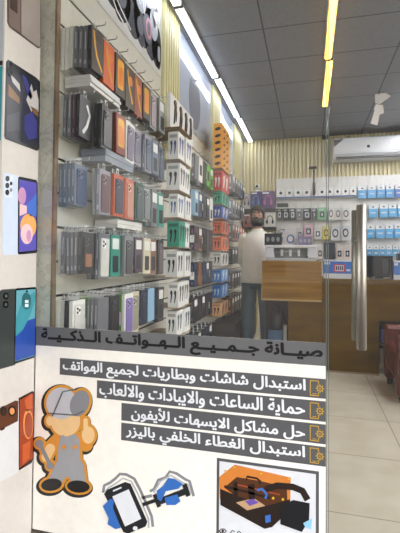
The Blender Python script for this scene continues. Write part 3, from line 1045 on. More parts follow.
def back_item(px0, px1, py0, py1, c, style, label, cat, group, depth=.04, name='hanging_accessory_pack', hook=True):
    """a pack hanging on the back board, its front towards the street"""
    yf = FY - .045 - depth
    p, q = onY(px0, py0, yf), onY(px1, py1, yf)
    x0, x1, zt, zb = p.x, q.x, p.z, q.z
    xm = (x0 + x1) / 2
    w, h = x1 - x0, zt - zb
    mb = MB().box(x0, x1, yf, yf + depth, zb, zt)
    mats = [P(c, .4), P((226, 227, 226), .4), P((48, 50, 56), .35), P((70, 150, 205), .4), P((196, 204, 210), .35)]
    F_ = lambda pts, m, k=1: mb.prism([(x0 + u * w, zb + v * h) for u, v in pts], 'y', yf - .0008 * k, yf - .0008 * (k - 1), m)
    if style == 'blue':
        F_([(0, .68), (1, .68), (1, 1), (0, 1)], 1)
        F_([(.2, .3), (.8, .3), (.8, .42), (.2, .42)], 4)
        F_(ell(.5, .84, .14, .06, 0, 12), 2, 2)
    elif style == 'white':
        F_(ell(.5, .5, .2, .2, 0, 16), 2)
        F_([(.1, .82), (.9, .82), (.9, .9), (.1, .9)], 4)
    elif style == 'ring':
        o, i = ell(.5, .5, .34, .3, 0, 20), ell(.5, .5, .22, .19, 0, 20)
        for k in range(20):
            j = (k + 1) % 20
            F_([o[k], o[j], i[j], i[k]], 2 if sum(c) > 250 else 4)
        F_([(.15, .84), (.85, .84), (.85, .93), (.15, .93)], 4)
    elif style == 'cam':
        F_(rrect(.22, .78, .2, .66, .08), 2 if sum(c) > 250 else 4)
        F_(ell(.5, .43, .14, .14, 0, 14), 4 if sum(c) > 250 else 2, 2)
        F_([(.1, .78), (.7, .78), (.7, .9), (.1, .9)], 4)
    # hanging tab
    for (u0, u1, z0, z1) in ((-.014, -.006, zt, zt + .026), (.006, .014, zt, zt + .026), (-.006, .006, zt + .019, zt + .026)):
        mb.box(xm + u0, xm + u1, yf + depth / 2 - .001, yf + depth / 2 + .001, z0, z1, 1)
    o = mb.build(name, mats)
    tag(o, label, cat, group)
    if hook:
        z = zt + .0148
        hk = MB().tube([(xm, FY + .001, z), (xm, yf - .015, z), (xm, yf - .018, z + .01)], .0026, 0, 6).build('display_hook', M_steel)
        tag(hk, 'steel hook for ' + label.replace('accessory pack', 'pack').replace('earbud pack', 'pack').replace(' and white', '').replace('packs', 'ones').replace(' of back board', ''), 'hook', 'display hooks on the back board')


R1 = [(277, 284.6), (286, 293), (294.3, 302), (303, 310.4), (312, 317.4), (318.4, 325.6), (327, 333), (334.2, 341), (342.2, 349), (350.2, 356.2)]
for i, (p0, p1) in enumerate(R1):
    y0 = 189.4 - (p0 - 277) * .028
    back_item(p0, p1, y0, y0 + 7.4, (240, 240, 238), 'white', 'small white earbud pack, %s from left on top row of back board' % ORD[i], 'earbuds pack', 'white packs on the back board')
q0, q1 = onY(277, 197.2, FY - .09), onY(356, 194.8, FY - .09)
rl = thing('price_rail', 'blue price rail under the white earbud packs on the back board', 'price rail')
MB().box(q0.x, q1.x, FY - .09, FY - .084, q0.z - .02, q0.z - .001).build('strip', P((86, 116, 178), .4), rl)
MB().box(q0.x, q1.x, FY - .0838, FY + .0005, q0.z - .02, q0.z - .016).build('tray', M_white, rl)
R1b = [(358, 366.4), (367.6, 376.2), (377.2, 384.8), (386, 393.8), (395, 403)]
for i, (p0, p1) in enumerate(R1b):
    back_item(p0, p1, 186.6 - i * .3, 198 - i * .3, (86, 160, 214) if i < 4 else (80, 120, 196), 'blue', 'blue and white accessory pack, %s of the blue packs, top row' % ORD[i], 'accessory pack', 'blue packs on the back board')
R2 = [(277, 282), (282.8, 289), (289.8, 295.6), (296.4, 302.4), (303.2, 311), (311.8, 317)]
for i, (p0, p1) in enumerate(R2):
    back_item(p0, p1, 208.4, 219.8, ((60, 62, 66), (44, 46, 48), (70, 72, 78), (130, 132, 136), (36, 38, 42), (84, 86, 88))[i], 'cam', 'dark accessory pack, %s from left on second row of back board' % ORD[i], 'accessory pack', 'dark packs on the back board')
for i, (p0, p1, c, st, cw) in enumerate(((318, 326, (120, 178, 130), 'cam', 'green'), (328, 334.2, (212, 210, 206), 'ring', 'white'), (335, 341, (208, 206, 202), 'ring', 'white'), (342.2, 349.8, (206, 204, 202), 'ring', 'white'))):
    back_item(p0, p1, 207.6, 219.6, c, st, '%s accessory pack, %s right of the dark packs, second row' % (cw, ORD[i]), 'accessory pack', 'pale packs on the back board')
for i, (p0, p1) in enumerate([(369, 377.2), (379.6, 388), (388.8, 396.6), (397.4, 405)]):
    back_item(p0, p1, 205 - i * .3, 217.4 - i * .3, (84, 164, 214), 'blue', 'blue and white accessory pack, %s of the blue packs, second row' % ORD[i], 'accessory pack', 'blue packs on the back board')
for i, (p0, p1, c, st, cw, ya, yb) in enumerate(((279.5, 284.6, (150, 150, 150), 'cam', 'grey', 229, 241), (285.4, 296, (214, 200, 204), 'ring', 'pinkish white', 229, 241), (297, 302.8, (196, 190, 190), 'cam', 'pale grey', 228, 240),
                                             (304, 313, (206, 168, 178), 'cam', 'pink', 224, 237), (314, 321.6, (214, 212, 208), 'cam', 'white', 227, 239), (322.6, 329.6, (222, 204, 80), 'ring', 'yellow', 226.4, 239.4), (330.8, 340, (206, 206, 208), 'ring', 'silver', 226, 240.4), (341.2, 350, (200, 200, 204), 'ring', 'light grey', 225.6, 240))):
    back_item(p0, p1, ya, yb, c, st, '%s accessory pack, %s from left on third row of back board' % (cw, ORD[i]), 'accessory pack', 'mixed packs on the third row')
for i, (p0, p1) in enumerate([(367, 374.2), (376, 384.6), (385.6, 393.2), (394.4, 402)]):
    back_item(p0, p1, 225.2 - i * .2, 238.2 - i * .2, (84, 164, 216), 'blue', 'blue and white accessory pack, %s of the blue packs, third row' % ORD[i], 'accessory pack', 'blue packs on the back board')
for i in range(6):
    p0 = 367 + 6.4 * i
    back_item(p0, p0 + 5.4, 245.6, 257, (80, 156, 204), 'blue', 'narrow blue and white pack, %s from left on lowest row above counter' % ORD[i], 'accessory pack', 'narrow blue packs on the lowest row')
for i, (p0, p1, c, st, cw, ya, yb) in enumerate(((317, 323, (206, 196, 190), 'cam', 'pale', 246, 259), (324.4, 335, (72, 74, 78), 'plain', 'dark grey', 242.6, 260), (336, 343, (218, 206, 198), 'cam', 'cream', 246, 259.4), (344, 351, (218, 204, 196), 'cam', 'pale pink', 246, 259.4))):
    back_item(p0, p1, ya, yb, c, st, '%s accessory pack, %s from left on lowest row of back board' % (cw, ORD[i]), 'accessory pack', 'mixed packs on the lowest row')

# shelf at the left of the back wall, with headset cartons and a little camera
sh = thing('wall_shelf', 'dark wall shelf on the back wall beside the white board', 'shelf')
s0, s1 = onY(243, 209, 6.86), onY(275.6, 209, 6.86)
zs = s0.z
MB().box(s0.x - .1, s1.x, 6.84, BY - .03, zs - .06, zs).build('board', P((52, 46, 42), .4), sh, bevel=.003)
for xx in (s0.x + .02, s1.x - .05):
    MB().prism([(BY - .03, zs - .062), (6.9, zs - .062), (BY - .03, zs - .22)], 'x', xx, xx + .02).build('bracket', P((52, 46, 42), .4), sh)


def headset_box(p0, p1, zt_px, c, arc, label, y=6.87, dep=.12, z0=None):
    b0, b1 = onY(p0, zt_px, y), onY(p1, zt_px, y)
    zb = (zs if z0 is None else z0) + .0005
    mb = MB().box(b0.x, b1.x, y, y + dep, zb, b0.z)
    w, h = b1.x - b0.x, b0.z - zb
    xm = (b0.x + b1.x) / 2
    pts = [(xm + w * .26 * math.cos(t), zb + h * .5 + h * .26 * math.sin(t)) for t in [math.radians(-20 + 22 * k) for k in range(11)]]
    mb.prism(stroke(pts, w * .07), 'y', y - .001, y, 1)
    for s_ in (-1, 1):
        mb.prism(ell(xm + s_ * w * .26, zb + h * .36, w * .1, h * .15), 'y', y - .0018, y, 1)
    mb.prism([(b0.x + w * .06, zb + h * .86), (b0.x + w * .6, zb + h * .86), (b0.x + w * .6, zb + h * .94), (b0.x + w * .06, zb + h * .94)], 'y', y - .001, y, 2)
    return tag(mb.build('headset_box', [P(c, .35), P(arc, .35), P((220, 220, 226), .4)]), label, 'headset box', 'headset cartons')


headset_box(243, 250.2, 193.6, (176, 170, 172), (40, 36, 40), 'white headset carton with black headphones, left on the dark wall shelf')
hb = headset_box(250.8, 261, 191.6, (66, 62, 112), (80, 116, 180), 'violet blue headset carton below the small camera on wall shelf')
headset_box(261.8, 274.2, 191.4, (88, 66, 112), (176, 100, 150), 'violet pink headset carton at right end of dark wall shelf')
lb = thing('wall_shelf', 'lower dark shelf behind the man carrying a white carton', 'shelf')
l0 = onY(262, 227, 6.86)
MB().box(-.99, s1.x, 6.84, BY - .03, l0.z - .04, l0.z).build('board', P((58, 52, 48), .4), lb, bevel=.003)
headset_box(264.4, 275.4, 212.4, (214, 212, 206), (36, 36, 40), 'white headset carton on the lower shelf beside the man', z0=l0.z)
headset_box(243.5, 254, 214, (150, 96, 92), (60, 44, 46), 'dull red headset carton on the lower shelf left of man', z0=l0.z)
ztop = onY(255, 191.6, 6.87).z
cx = onY(257, 190, 6.9).x
cm = thing('security_camera', 'small white security camera standing on the violet headset carton', 'camera', (cx, 6.93, ztop + .0008))
MB().loft([(0, 0, 0, .05, .05), (0, 0, .012, .05, .05), (0, 0, .02, .03, .03), (0, 0, .04, .028, .028)]).build('base', M_white, cm)
MB().ball((0, 0, .085), .05, 0).build('head', M_white, cm)
MB().ball((0, -.032, .09), (.026, .026, .026), 0).build('lens', M_black, cm)

# black box on the board edge and selfie stick
b0, b1 = onY(277, 203.4, 6.9), onY(288, 207.4, 6.9)
ls = thing('wall_shelf', 'narrow white shelf on the board under a flat black box', 'shelf')
MB().box(b0.x - .03, b1.x + .03, 6.88, FY, b1.z - .012, b1.z).build('board', M_white, ls)
o = MB().box(b0.x, b1.x, 6.9, 7.0, b1.z + .0005, b0.z).build('flat_box', P((52, 54, 58), .4), bevel=.003)
tag(o, 'flat black box at left edge of the white display board', 'box')
# selfie stick fixed to the counter top plotter's rear
sx0 = onY(314, 180, 5.0)

# ---------------------------------------------------------- air conditioner
ay = BY - .27
p0, p1 = onY(333, 138, ay), onY(333, 160.4, ay)
ac = thing('air_conditioner', 'white split air conditioner high on the beige back wall', 'air conditioner', (p0.x, ay, p1.z))
L_, H_ = 1.28, p0.z - p1.z
prof = [(0, .07), (.0, H_ - .03), (.03, H_), (.246, H_), (.246, .0), (.10, 0), (.03, .03)]
MB().prism(prof, 'x', 0, L_).build('body', P((196, 198, 200), .3), ac, bevel=.004)
MB().box(.05, L_ - .05, .004, .09, .022, .052).build('air_outlet', P((70, 72, 76), .4), ac)
mb = MB().box(.03, L_ - .03, -.012, -.0005, .075, .098)
mb.build('louver_flap', P((168, 170, 174), .3), ac, bevel=.002)
MB().box(.012, L_ - .012, -.007, -.0002, .115, H_ - .02).build('front_panel', P((204, 206, 208), .25), ac, bevel=.003)
MB().prism(rrect(.50, .545, .17, .215, .016), 'y', -.009, -.0072).build('badge', P((40, 42, 46), .3), ac)
MB().prism([(.014, H_ - .03), (.014, H_ - .15), (.16, H_ - .03)], 'y', -.0085, -.0072).build('corner_sticker', P((96, 92, 90), .4), ac)
MB().tube([(.5, .1, H_ - .002), (.5, .1, CZ - p1.z)], .004).build('pipe', M_white, ac)
o = MB().box(p0.x - .16, p0.x - .05, BY - .09, BY - .03, CZ - .06, CZ - .001).build('junction_box', P((56, 54, 52), .5), bevel=.004)
tag(o, 'small dark junction box under the ceiling left of the air conditioner', 'junction box')
# white cable drop on the back wall under the yellow light
cb = onY(327, 140, BY - .03)
MB()
o = MB().tube([(cb.x - .02, 5.68, CZ - .012), (cb.x - .02, BY - .028, CZ - .012), (cb.x - .02, BY - .028, 2.55)], .006).build('cable', M_white)
tag(o, 'thin white cable from the yellow light down the back wall', 'cable')

# papers dangling from the ceiling
pp = thing('hanging_papers', 'torn white papers dangling from the ceiling before the air conditioner', 'paper mobile', (0, 0, 0))
Yp = 5.3
mb = MB()
for k, (pts) in enumerate(([(375, 94), (386, 93), (391, 96), (380, 104), (375, 103)], [(376, 104), (383, 105), (384, 113), (379, 115), (374, 109)], [(375, 109), (380, 112), (377.5, 125.5), (370.5, 123.5)])):
    q = [onY(x, y, Yp + .004 * k) for x, y in pts]
    MB().prism([(p.x, p.z) for p in q], 'y', Yp + .004 * k, Yp + .004 * k + .0015).build('paper', P((206, 204, 198), .7), pp)
q = onY(379, 95, Yp)
MB().tube([(q.x, Yp, q.z), (q.x + .01, Yp, CZ + .0005)], .0025).build('string', P((80, 78, 76), .6), pp)

# ================================================================== counter
W_brown = wood_mat('brown_veneer', (84, 60, 5), (102, 75, 9), (2.5, 3, 9), .5)
W_tan = wood_mat('tan_veneer', (122, 84, 22), (152, 112, 42), (1.6, 3, 42), .3)
CF = 4.565
ct = thing('counter', 'long brown wooden shop counter with a kneehole at its right', 'counter', (0, CF, 0))
zc = onY(345, 279, CF).z
x0, xk = .135, .69
MB().box(x0, xk, 0, .02, .02, zc - .035).box(xk, 2.6, 0, .02, .56, zc - .035).build('front_panel', W_brown, ct, bevel=.001)
MB().box(x0, 2.6, -.012, .6, zc - .034, zc).build('top', W_brown, ct, bevel=.003)
MB().box(x0 + .001, x0 + .02, .021, .6, .02, zc - .035).build('side_panel', W_brown, ct)
MB().box(xk - .02, xk, .021, .6, .02, zc - .035).build('side_panel', W_brown, ct)
MB().box(2.58, 2.6, .021, .6, .0, zc - .035).build('side_panel', W_brown, ct)
MB().box(x0, xk, .004, .02, 0, .0195).build('kickboard', P((150, 128, 96), .5), ct)
MB().box(xk + .001, 2.579, .03, .55, .30, .318).build('inner_shelf', P((70, 62, 56), .5), ct)
MB().box(xk + .001, 2.579, .56, .58, .0, .9).build('back_panel', P((80, 70, 60), .5), ct)

dk = thing('service_desk', 'tan wooden service desk with raised box top left of counter', 'desk', (0, 4.50, 0))
d0, d1, d2 = onY(262, 280, 4.5), onY(288, 320, 4.5), .131
zt, zb = onY(290, 261, 4.5).z, onY(290, 301, 4.5).z
MB().box(d0.x, d2, 0, .36, zb, zt).build('drawer_box', W_tan, dk, bevel=.003)
MB().box(d0.x - .004, d0.x - .0002, -.001, .36, zb, zt).build('edge_strip', P((206, 190, 150), .4), dk)
MB().box(d0.x, d2, -.006, -.0003, zb - .0, zb + .016).build('bottom_lip', P((176, 146, 96), .4), dk)
MB().box(d1.x, d2, .012, .34, 0, zb - .0004).build('pedestal', W_brown, dk, bevel=.003)
MB().box(d0.x + .01, d1.x - .001, .325, .345, .0, zb - .0004).build('rear_panel', P((58, 48, 42), .5), dk)
# boxes kept under the desk
o = MB().box(-.43, -.27, 4.6, 4.80, 0, .40).build('storage_box', P((66, 96, 124), .5), bevel=.004)
tag(o, 'blue storage box standing under the service desk', 'box')
o = MB().box(-.265, -.225, 4.58, 4.7, 0, .46).build('storage_box', P((188, 186, 178), .5), bevel=.003)
tag(o, 'narrow white box standing under the desk beside its pedestal', 'box')
bg = thing('bag', 'black bag slumped on the blue box under the desk', 'bag', (-.345, 4.69, .4006))
MB().loft([(0, 0, 0, .075, .1), (0, 0, .03, .082, .115), (0, 0, .14, .078, .1), (0, 0, .2, .06, .05), (0, 0, .21, .03, .02)]).build('body', P((34, 34, 40), .6, noise=.2), bg)
MB().tube([(-.03, 0, .208), (-.02, 0, .26), (.02, 0, .26), (.03, 0, .208)], .006).build('strap', P((28, 28, 32), .6), bg)

# --------------------------------------------------- things on the counters
p0, p1 = onY(265.5, 245, 4.56), onY(316.5, 260, 4.56)
pz = zt
pt = thing('cutting_plotter', 'white and grey film cutting plotter on the service desk', 'cutting machine', (p0.x, 4.56, pz + .0005))
PW, PH = p1.x - p0.x, p0.z - pz
MB().box(.0, PW, .0, .22, 0, .03).build('base', P((188, 190, 192), .35), pt, bevel=.004)
MB().box(.0, .09, -.004, .22, .0302, PH - .03).build('left_housing', P((206, 206, 214), .3), pt, bevel=.008)
MB().box(PW - .09, PW, -.004, .22, .0302, PH - .03).build('right_housing', P((206, 206, 214), .3), pt, bevel=.008)
MB().box(-.004, PW + .004, -.012, .23, PH - .0298, PH).build('top_cover', P((216, 216, 218), .3), pt, bevel=.006)
MB().box(.0902, PW - .0902, .09, .22, .0302, PH - .0302).build('bed', P((150, 152, 154), .4), pt)
MB().tube([(.091, .06, PH * .58), (PW - .091, .06, PH * .58)], .008).build('rail', M_steel, pt)
for u in (.16, .25, .34):
    MB().box(u, u + .025, .03, .0895, PH * .3, PH * .7).build('roller', P((226, 226, 226), .4), pt, bevel=.003)
MB().box(.43, .5, .03, .0895, .04, .055).build('carriage', P((58, 60, 64), .4), pt, bevel=.003)
ptop = pz + .0005 + PH
for i, (a, b, yy, c, lab) in enumerate(((264.5, 281.5, 233.5, (46, 46, 50), 'black gadget carton on the left end of the plotter'), (298, 312, 236.5, (104, 96, 132), 'violet gadget carton on the right end of the plotter'))):
    q0, q1 = onY(a, yy, 4.62), onY(b, yy, 4.62)
    mb = MB().box(q0.x, q1.x, 4.62, 4.69, ptop + .0006, q0.z)
    w, h = q1.x - q0.x, q0.z - ptop
    for k in range(3):
        mb.prism(ell(q0.x + w * (.2 + .3 * k), ptop + h * .5, w * .1, h * .22, 0, 14), 'y', 4.619, 4.62, 1)
    tag(mb.build('gadget_box', [P(c, .4), P((150, 150, 156), .4)]), lab, 'box', 'gadget cartons on the plotter')
q = onY(284, 235, 4.62)
q0, q1 = onY(282.6, 231.5, 4.7), onY(297, 231.5, 4.7)
mb = MB().box(q0.x, q1.x, 4.70, 4.77, ptop + .0006, q0.z)
w, h = q1.x - q0.x, q0.z - ptop
o_, i_ = ell(q0.x + w * .55, ptop + h * .46, w * .28, h * .34, 0, 20), ell(q0.x + w * .55, ptop + h * .46, w * .17, h * .2, 0, 20)
for k in range(20):
    j = (k + 1) % 20
    mb.prism([o_[k], o_[j], i_[j], i_[k]], 'y', 4.699, 4.70, 1)
tag(mb.build('gadget_box', [P((196, 190, 192), .4), P((84, 112, 150), .4)]), 'pale gadget carton with a blue ring between the plotter cartons', 'box', 'gadget cartons on the plotter')
# selfie stick: leaning behind the plotter, standing on the desk
s0, s1 = onY(314, 168.5, 4.826), onY(314, 195, 4.826)
sk = thing('selfie_stick', 'black telescopic selfie stick upright behind the plotter', 'selfie stick', (s0.x, 4.826, zt + .0006))
Ht = s0.z - zt
MB().loft([(0, 0, 0, .05, .03), (0, 0, .008, .05, .03), (0, 0, .014, .015, .015)]).build('base', M_black, sk)
MB().tube([(0, 0, .012), (0, 0, Ht - .30)], .003).build('lower_pole', P((120, 122, 126), .3, .8), sk)
MB().tube([(0, 0, Ht - .305), (0, 0, Ht - .16), (0, 0, Ht - .155), (0, 0, Ht - .004)], [.016, .016, .011, .011], 0, 12).build('grip', M_black, sk)
MB().box(-.055, .03, -.015, .015, Ht - .006, Ht + .022).build('phone_clamp', M_black, sk, bevel=.004)
MB().tube([(-.056, 0, Ht + .008), (-.075, 0, Ht + .008)], .012, 0, 12).build('clamp_knob', P((200, 200, 200), .4), sk)


def print_box(pa, pb, yt, yy, dep, c, label, kind):
    q0, q1 = onY(pa, yt, yy), onY(pb, yt, yy)
    z0 = zc + .0006
    mb = MB().box(q0.x, q1.x, yy, yy + dep, z0, q0.z)
    w, h = q1.x - q0.x, q0.z - z0
    R = lambda u0, u1, v0, v1, m, k=1: mb.box(q0.x + u0 * w, q0.x + u1 * w, yy - .0008 * k, yy - .0008 * (k - 1), z0 + v0 * h, z0 + v1 * h, m)
    R(0.002, .998, .0, .26, 1)
    R(.0, 1, .9, .998, 1)
    R(.36, .78, .34, .76, 2)
    R(.42, .72, .40, .70, 1, 2)
    for k in range(4):
        R(.44 + .07 * k, .49 + .07 * k, .44, .66, 3, 3)
    R(.03, .24, .74, .86, 1)
    R(.82, .96, .40, .50, 1)
    return tag(mb.build(kind, [P(c, .35), P((214, 216, 220), .4), P((190, 82, 110), .4), P((70, 72, 90), .4)]), label, 'box', 'blue product cartons on the counter')


print_box(323.4, 351.6, 259.5, 4.62, .16, (70, 116, 190), 'blue and white product carton on the counter left of the handle', 'product_carton')
print_box(393.6, 412, 260.5, 4.62, .16, (66, 112, 186), 'blue and white product carton on the counter right of the screen', 'product_carton')
# point of sale screen
q0, q1 = onY(366.8, 255.5, 4.66), onY(393, 278, 4.66)
W_ = q1.x - q0.x
ms = thing('monitor', 'black shop monitor standing on the counter right of the handle', 'monitor', ((q0.x + q1.x) / 2, 4.66, zc + .0006))
hh = q0.z - zc
MB().box(-W_ / 2, W_ / 2, 0, .03, .02, hh).build('casing', P((24, 25, 28), .35), ms, bevel=.004)
MB().box(-W_ / 2 + .012, W_ / 2 - .012, -.0015, -.0002, .034, hh - .012).build('screen', P((14, 16, 20), .12), ms)
MB().box(-.04, .04, .031, .05, .01, hh * .6).build('stand', M_black, ms)
MB().box(-.09, .09, -.02, .12, 0, .0095).build('foot', M_black, ms, bevel=.003)
MB().box(W_ / 2 - .10, W_ / 2 - .04, -.0026, -.0017, .05, hh - .03).build('sticker', P((52, 54, 60), .3), ms)
o = MB().box(onY(398, 255, 4.9).x, onY(408, 255, 4.9).x, 4.9, 5.0, zc + .0006, onY(398, 253.6, 4.9).z).build('card_reader', P((34, 36, 40), .4), bevel=.006)
tag(o, 'dark card reader behind the right carton on the counter', 'card reader')
# goods stored in the kneehole
for i, (a, b, z0, z1, c, lab) in enumerate(((.72, .92, .3186, .46, (70, 84, 130), 'blue patterned box on the shelf inside the counter kneehole'), (.93, 1.12, .3186, .44, (84, 78, 96), 'grey violet box on the shelf inside the counter kneehole'),
                                            (.71, .86, .0, .26, (168, 160, 148), 'pale sack like box on the floor inside the counter kneehole'))):
    o = MB().box(a, b, CF + .1, CF + .34, z0 + .0004, z1).build('storage_box', P(c, .5, noise=.35, scale=18), bevel=.006)
    tag(o, lab, 'box')

# dark red armchair by the counter
ch = thing('armchair', 'dark red leather armchair in front of the counter at right', 'armchair', (1.0, 4.05, 0))
M_red = P((92, 36, 30), .3, noise=.15, scale=12)
for s_ in (-1, 1):
    MB().box(-.30, .30, s_ * .28 - .055, s_ * .28 + .055, .05, .56).build('armrest', M_red, ch, bevel=.035)
MB().box(-.295, .22, -.22, .22, .16, .42).build('seat', M_red, ch, bevel=.04)
MB().box(.222, .34, -.222, .222, .10, .86).build('backrest', M_red, ch, bevel=.04)
for xx in (-.25, .25):
    for yy in (-.27, .27):
        MB().loft([(xx, yy, 0, .022, .022), (xx, yy, .055, .03, .03)]).build('leg', P((38, 20, 16), .4), ch)


# ==================================================================== person
def skin(name, J, E_, root, mat, parent):
    names = list(J)
    me = bpy.data.meshes.new(name)
    me.from_pydata([J[n][0] for n in names], [(names.index(a), names.index(b)) for a, b in E_], [])
    o = bpy.data.objects.new(name, me)
    COL.objects.link(o)
    m = o.modifiers.new('skin', 'SKIN')
    m.use_smooth_shade = True
    for i, n in enumerate(names):
        r = J[n][1]
        me.skin_vertices[0].data[i].radius = r if isinstance(r, tuple) else (r, r)
        me.skin_vertices[0].data[i].use_root = n == root
    s_ = o.modifiers.new('sub', 'SUBSURF')
    s_.levels = s_.render_levels = 2
    dg = bpy.context.evaluated_depsgraph_get()
    m2 = bpy.data.meshes.new_from_object(o.evaluated_get(dg))
    o.modifiers.clear()
    o.data = m2
    m2.materials.clear()
    m2.materials.append(mat)
    for p in m2.polygons:
        p.use_smooth = True
    bpy.data.meshes.remove(me)
    o.parent = parent
    return o


mx_ = onY(257.5, 220, 5.04).x
man = thing('person', 'bearded man in a cream shirt and blue jeans beside the service desk', 'person', (mx_, 5.04, 0))
man.scale = (1.02, 1.02, 1.02)
SKIN = P((172, 126, 100), .5, noise=.06)
J = {'pelvis': ((0, 0, .95), .12), 'belly': ((0, 0, 1.10), .115), 'chest': ((0, 0, 1.30), .13), 'neckb': ((0, .01, 1.46), .065), 'neck': ((0, 0, 1.53), .055),
     'jaw': ((0, -.022, 1.595), (.066, .062)), 'mid': ((0, -.012, 1.665), (.082, .086)), 'crown': ((0, .0, 1.735), (.066, .072)), 'nose': ((0, -.108, 1.648), .013)}
E_ = [('pelvis', 'belly'), ('belly', 'chest'), ('chest', 'neckb'), ('neckb', 'neck'), ('neck', 'jaw'), ('jaw', 'mid'), ('mid', 'crown'), ('mid', 'nose')]
for s_, n in ((-1, 'r'), (1, 'l')):
    J.update({n + 'sh': ((s_ * .155, .01, 1.42), .052), n + 'el': ((s_ * .195, .09, 1.13), .040), n + 'wr': ((s_ * .12, .19, .98), .028), n + 'pa': ((s_ * .06, .20, .955), .026),
              n + 'hip': ((s_ * .09, 0, .90), .085), n + 'kn': ((s_ * .105, -.01, .48), .056), n + 'an': ((s_ * .115, .02, .09), .038), n + 'ft': ((s_ * .125, -.12, .035), .034)})
    E_ += [('chest', n + 'sh'), (n + 'sh', n + 'el'), (n + 'el', n + 'wr'), (n + 'wr', n + 'pa'), ('pelvis', n + 'hip'), (n + 'hip', n + 'kn'), (n + 'kn', n + 'an'), (n + 'an', n + 'ft')]
    for k in range(4):
        z = .975 - .018 * k
        ln = (.066, .076, .072, .056)[k]
        J[n + 'f%da' % k] = ((s_ * .03, .205 + .006 * (s_ > 0), z), .009)
        J[n + 'f%db' % k] = ((s_ * (.03 - ln * .6), .215 + .02 * (s_ > 0), z - .012), .0085)
        J[n + 'f%dc' % k] = ((s_ * (.03 - ln), .21 + .026 * (s_ > 0), z - .026), .0075)
        E_ += [(n + 'pa', n + 'f%da' % k), (n + 'f%da' % k, n + 'f%db' % k), (n + 'f%db' % k, n + 'f%dc' % k)]
    J[n + 'ta'] = ((s_ * .085, .205, .99), .010)
    J[n + 'tb'] = ((s_ * .055, .215, 1.015), .009)
    E_ += [(n + 'pa', n + 'ta'), (n + 'ta', n + 'tb')]
skin('body', J, E_, 'pelvis', SKIN, man)
for s_ in (-1, 1):
    MB().ball((s_ * .031, -.088, 1.672), (.013, .009, .008)).build('eye', P((228, 226, 222), .3), man)
    MB().ball((s_ * .031, -.0955, 1.672), (.006, .004, .006)).build('pupil', M_black, man)
    MB().tube([(s_ * .014, -.094, 1.690), (s_ * .032, -.097, 1.696), (s_ * .052, -.086, 1.690)], [.004, .006, .003], 0, 6).build('eyebrow', P((30, 24, 22), .7), man)
    MB().ball((s_ * .088, .0, 1.655), (.010, .019, .032)).build('ear', SKIN, man)
M_hair = P((30, 25, 23), .75, noise=.3, scale=120)
# short hair: a cap over the skull, lower at the nape
mb = MB()
n = 24
rings = []
for i in range(9):
    t = i / 8
    for k in range(n):
        an = 2 * PI * k / n
        back = (math.sin(an) + 1) / 2           # 1 at the back
        low = 1.738 - .108 * back - .022 * abs(math.cos(an)) ** 4
        z = low + (1.79 - low) * math.sin(t * PI / 2)
        f = max(.02, math.cos(t * PI / 2)) ** .6
        mb.v.append((.091 * f * math.cos(an), -.004 + .103 * f * math.sin(an), z))
for i in range(8):
    for k in range(n):
        j = (k + 1) % n
        mb.face([i * n + k, i * n + j, (i + 1) * n + j, (i + 1) * n + k], 0, True)
mb.face([8 * n + k for k in range(n)], 0)
mb.build('hair', M_hair, man)
# full beard round the jaw
mb = MB()
for i in range(7):
    z = 1.53 + .105 * i / 6
    f = (.60, .84, .95, 1.0, 1.02, 1.02, 1.02)[i]
    for k in range(13):
        an = math.radians(-180 + 180 * k / 12)
        gap = .92 if (i >= 4 and 3 < k < 9) else 1.0
        if i >= 5 and 3 < k < 9:
            gap = .80
        mb.v.append((.080 * f * gap * math.cos(an), -.022 + .078 * f * gap * math.sin(an) , z))
for i in range(6):
    for k in range(12):
        mb.face([i * 13 + k, i * 13 + k + 1, (i + 1) * 13 + k + 1, (i + 1) * 13 + k], 0, True)
mb.face([k for k in range(13)], 0)
mb.tube([(-.034, -.094, 1.618), (-.012, -.104, 1.628), (.012, -.104, 1.628), (.034, -.094, 1.618)], [.005, .008, .008, .005], 0, 6)
mb.build('beard', M_hair, man)
MB().tube([(-.022, -.099, 1.607), (0, -.102, 1.605), (.022, -.099, 1.607)], [.003, .005, .003], 0, 6).build('lips', P((140, 84, 76), .5), man)
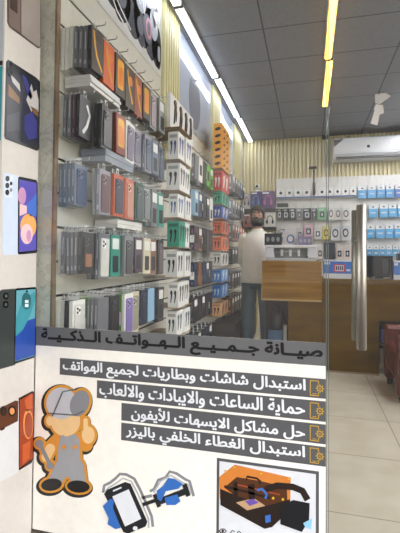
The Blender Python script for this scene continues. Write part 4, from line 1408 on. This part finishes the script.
# shirt
M_sh = P((243, 239, 230), .75, noise=.06, scale=9)
mb = MB()
R_ = [(0, .005, .865, .205, .135), (0, .005, .95, .195, .14), (0, .0, 1.08, .180, .135), (0, 0, 1.22, .178, .14), (0, 0, 1.33, .18, .135), (0, .005, 1.40, .172, .115), (0, .008, 1.445, .145, .09), (0, .008, 1.475, .082, .072), (0, .006, 1.505, .064, .064)]
mb.loft(R_, 0, 28)
for s_ in (-1, 1):
    mb.tube([(s_ * .12, .008, 1.42), (s_ * .155, .01, 1.405), (s_ * .172, .03, 1.32), (s_ * .188, .07, 1.2), (s_ * .195, .09, 1.12), (s_ * .165, .14, 1.05), (s_ * .13, .18, 1.0)], [.055, .066, .064, .058, .054, .048, .042], 0, 14)
mb.build('shirt', M_sh, man)
# jeans
mb = MB()
mb.loft([(0, 0, .80, .185, .118), (0, 0, .88, .185, .118), (0, 0, .98, .168, .11)], 0, 24)
for s_ in (-1, 1):
    mb.loft([(s_ * .118, .012, .06, .072, .082), (s_ * .116, .012, .12, .07, .08), (s_ * .110, .0, .45, .078, .085), (s_ * .1, 0, .65, .088, .098), (s_ * .092, 0, .84, .094, .114)], 0, 20)
mb.build('jeans', P((84, 104, 116), .8, noise=.12, scale=14), man)
for s_ in (-1, 1):
    MB().loft([(s_ * .125, -.05, 0, .05, .13), (s_ * .125, -.05, .03, .052, .132), (s_ * .124, -.03, .06, .046, .11), (s_ * .118, .01, .10, .046, .058)], 0, 18).build('shoe', P((32, 30, 30), .45), man)

# ============================================================== world, view
w = bpy.data.worlds.new('world')
SC.world = w
w.use_nodes = True
nt = w.node_tree
bg_ = nt.nodes['Background']
sky = nt.nodes.new('ShaderNodeTexSky')
sky.sky_type = 'NISHITA'
sky.sun_disc = False
sky.sun_elevation = math.radians(48)
sky.sun_rotation = math.radians(120)
mxn = nt.nodes.new('ShaderNodeMix')
mxn.data_type = 'RGBA'
mxn.inputs[0].default_value = .6
nt.links.new(sky.outputs[0], mxn.inputs[6])
mxn.inputs[7].default_value = (5.9, 5.55, 5.2, 1)
nt.links.new(mxn.outputs[2], bg_.inputs[0])
bg_.inputs[1].default_value = 1.08
vs = SC.view_settings
vs.view_transform = 'Standard'
vs.look = 'None'
vs.exposure = 0
vs.gamma = 1
vs.use_curve_mapping = False
SC.cycles.max_bounces = 10
SC.cycles.transparent_max_bounces = 16
SC.cycles.use_denoising = True
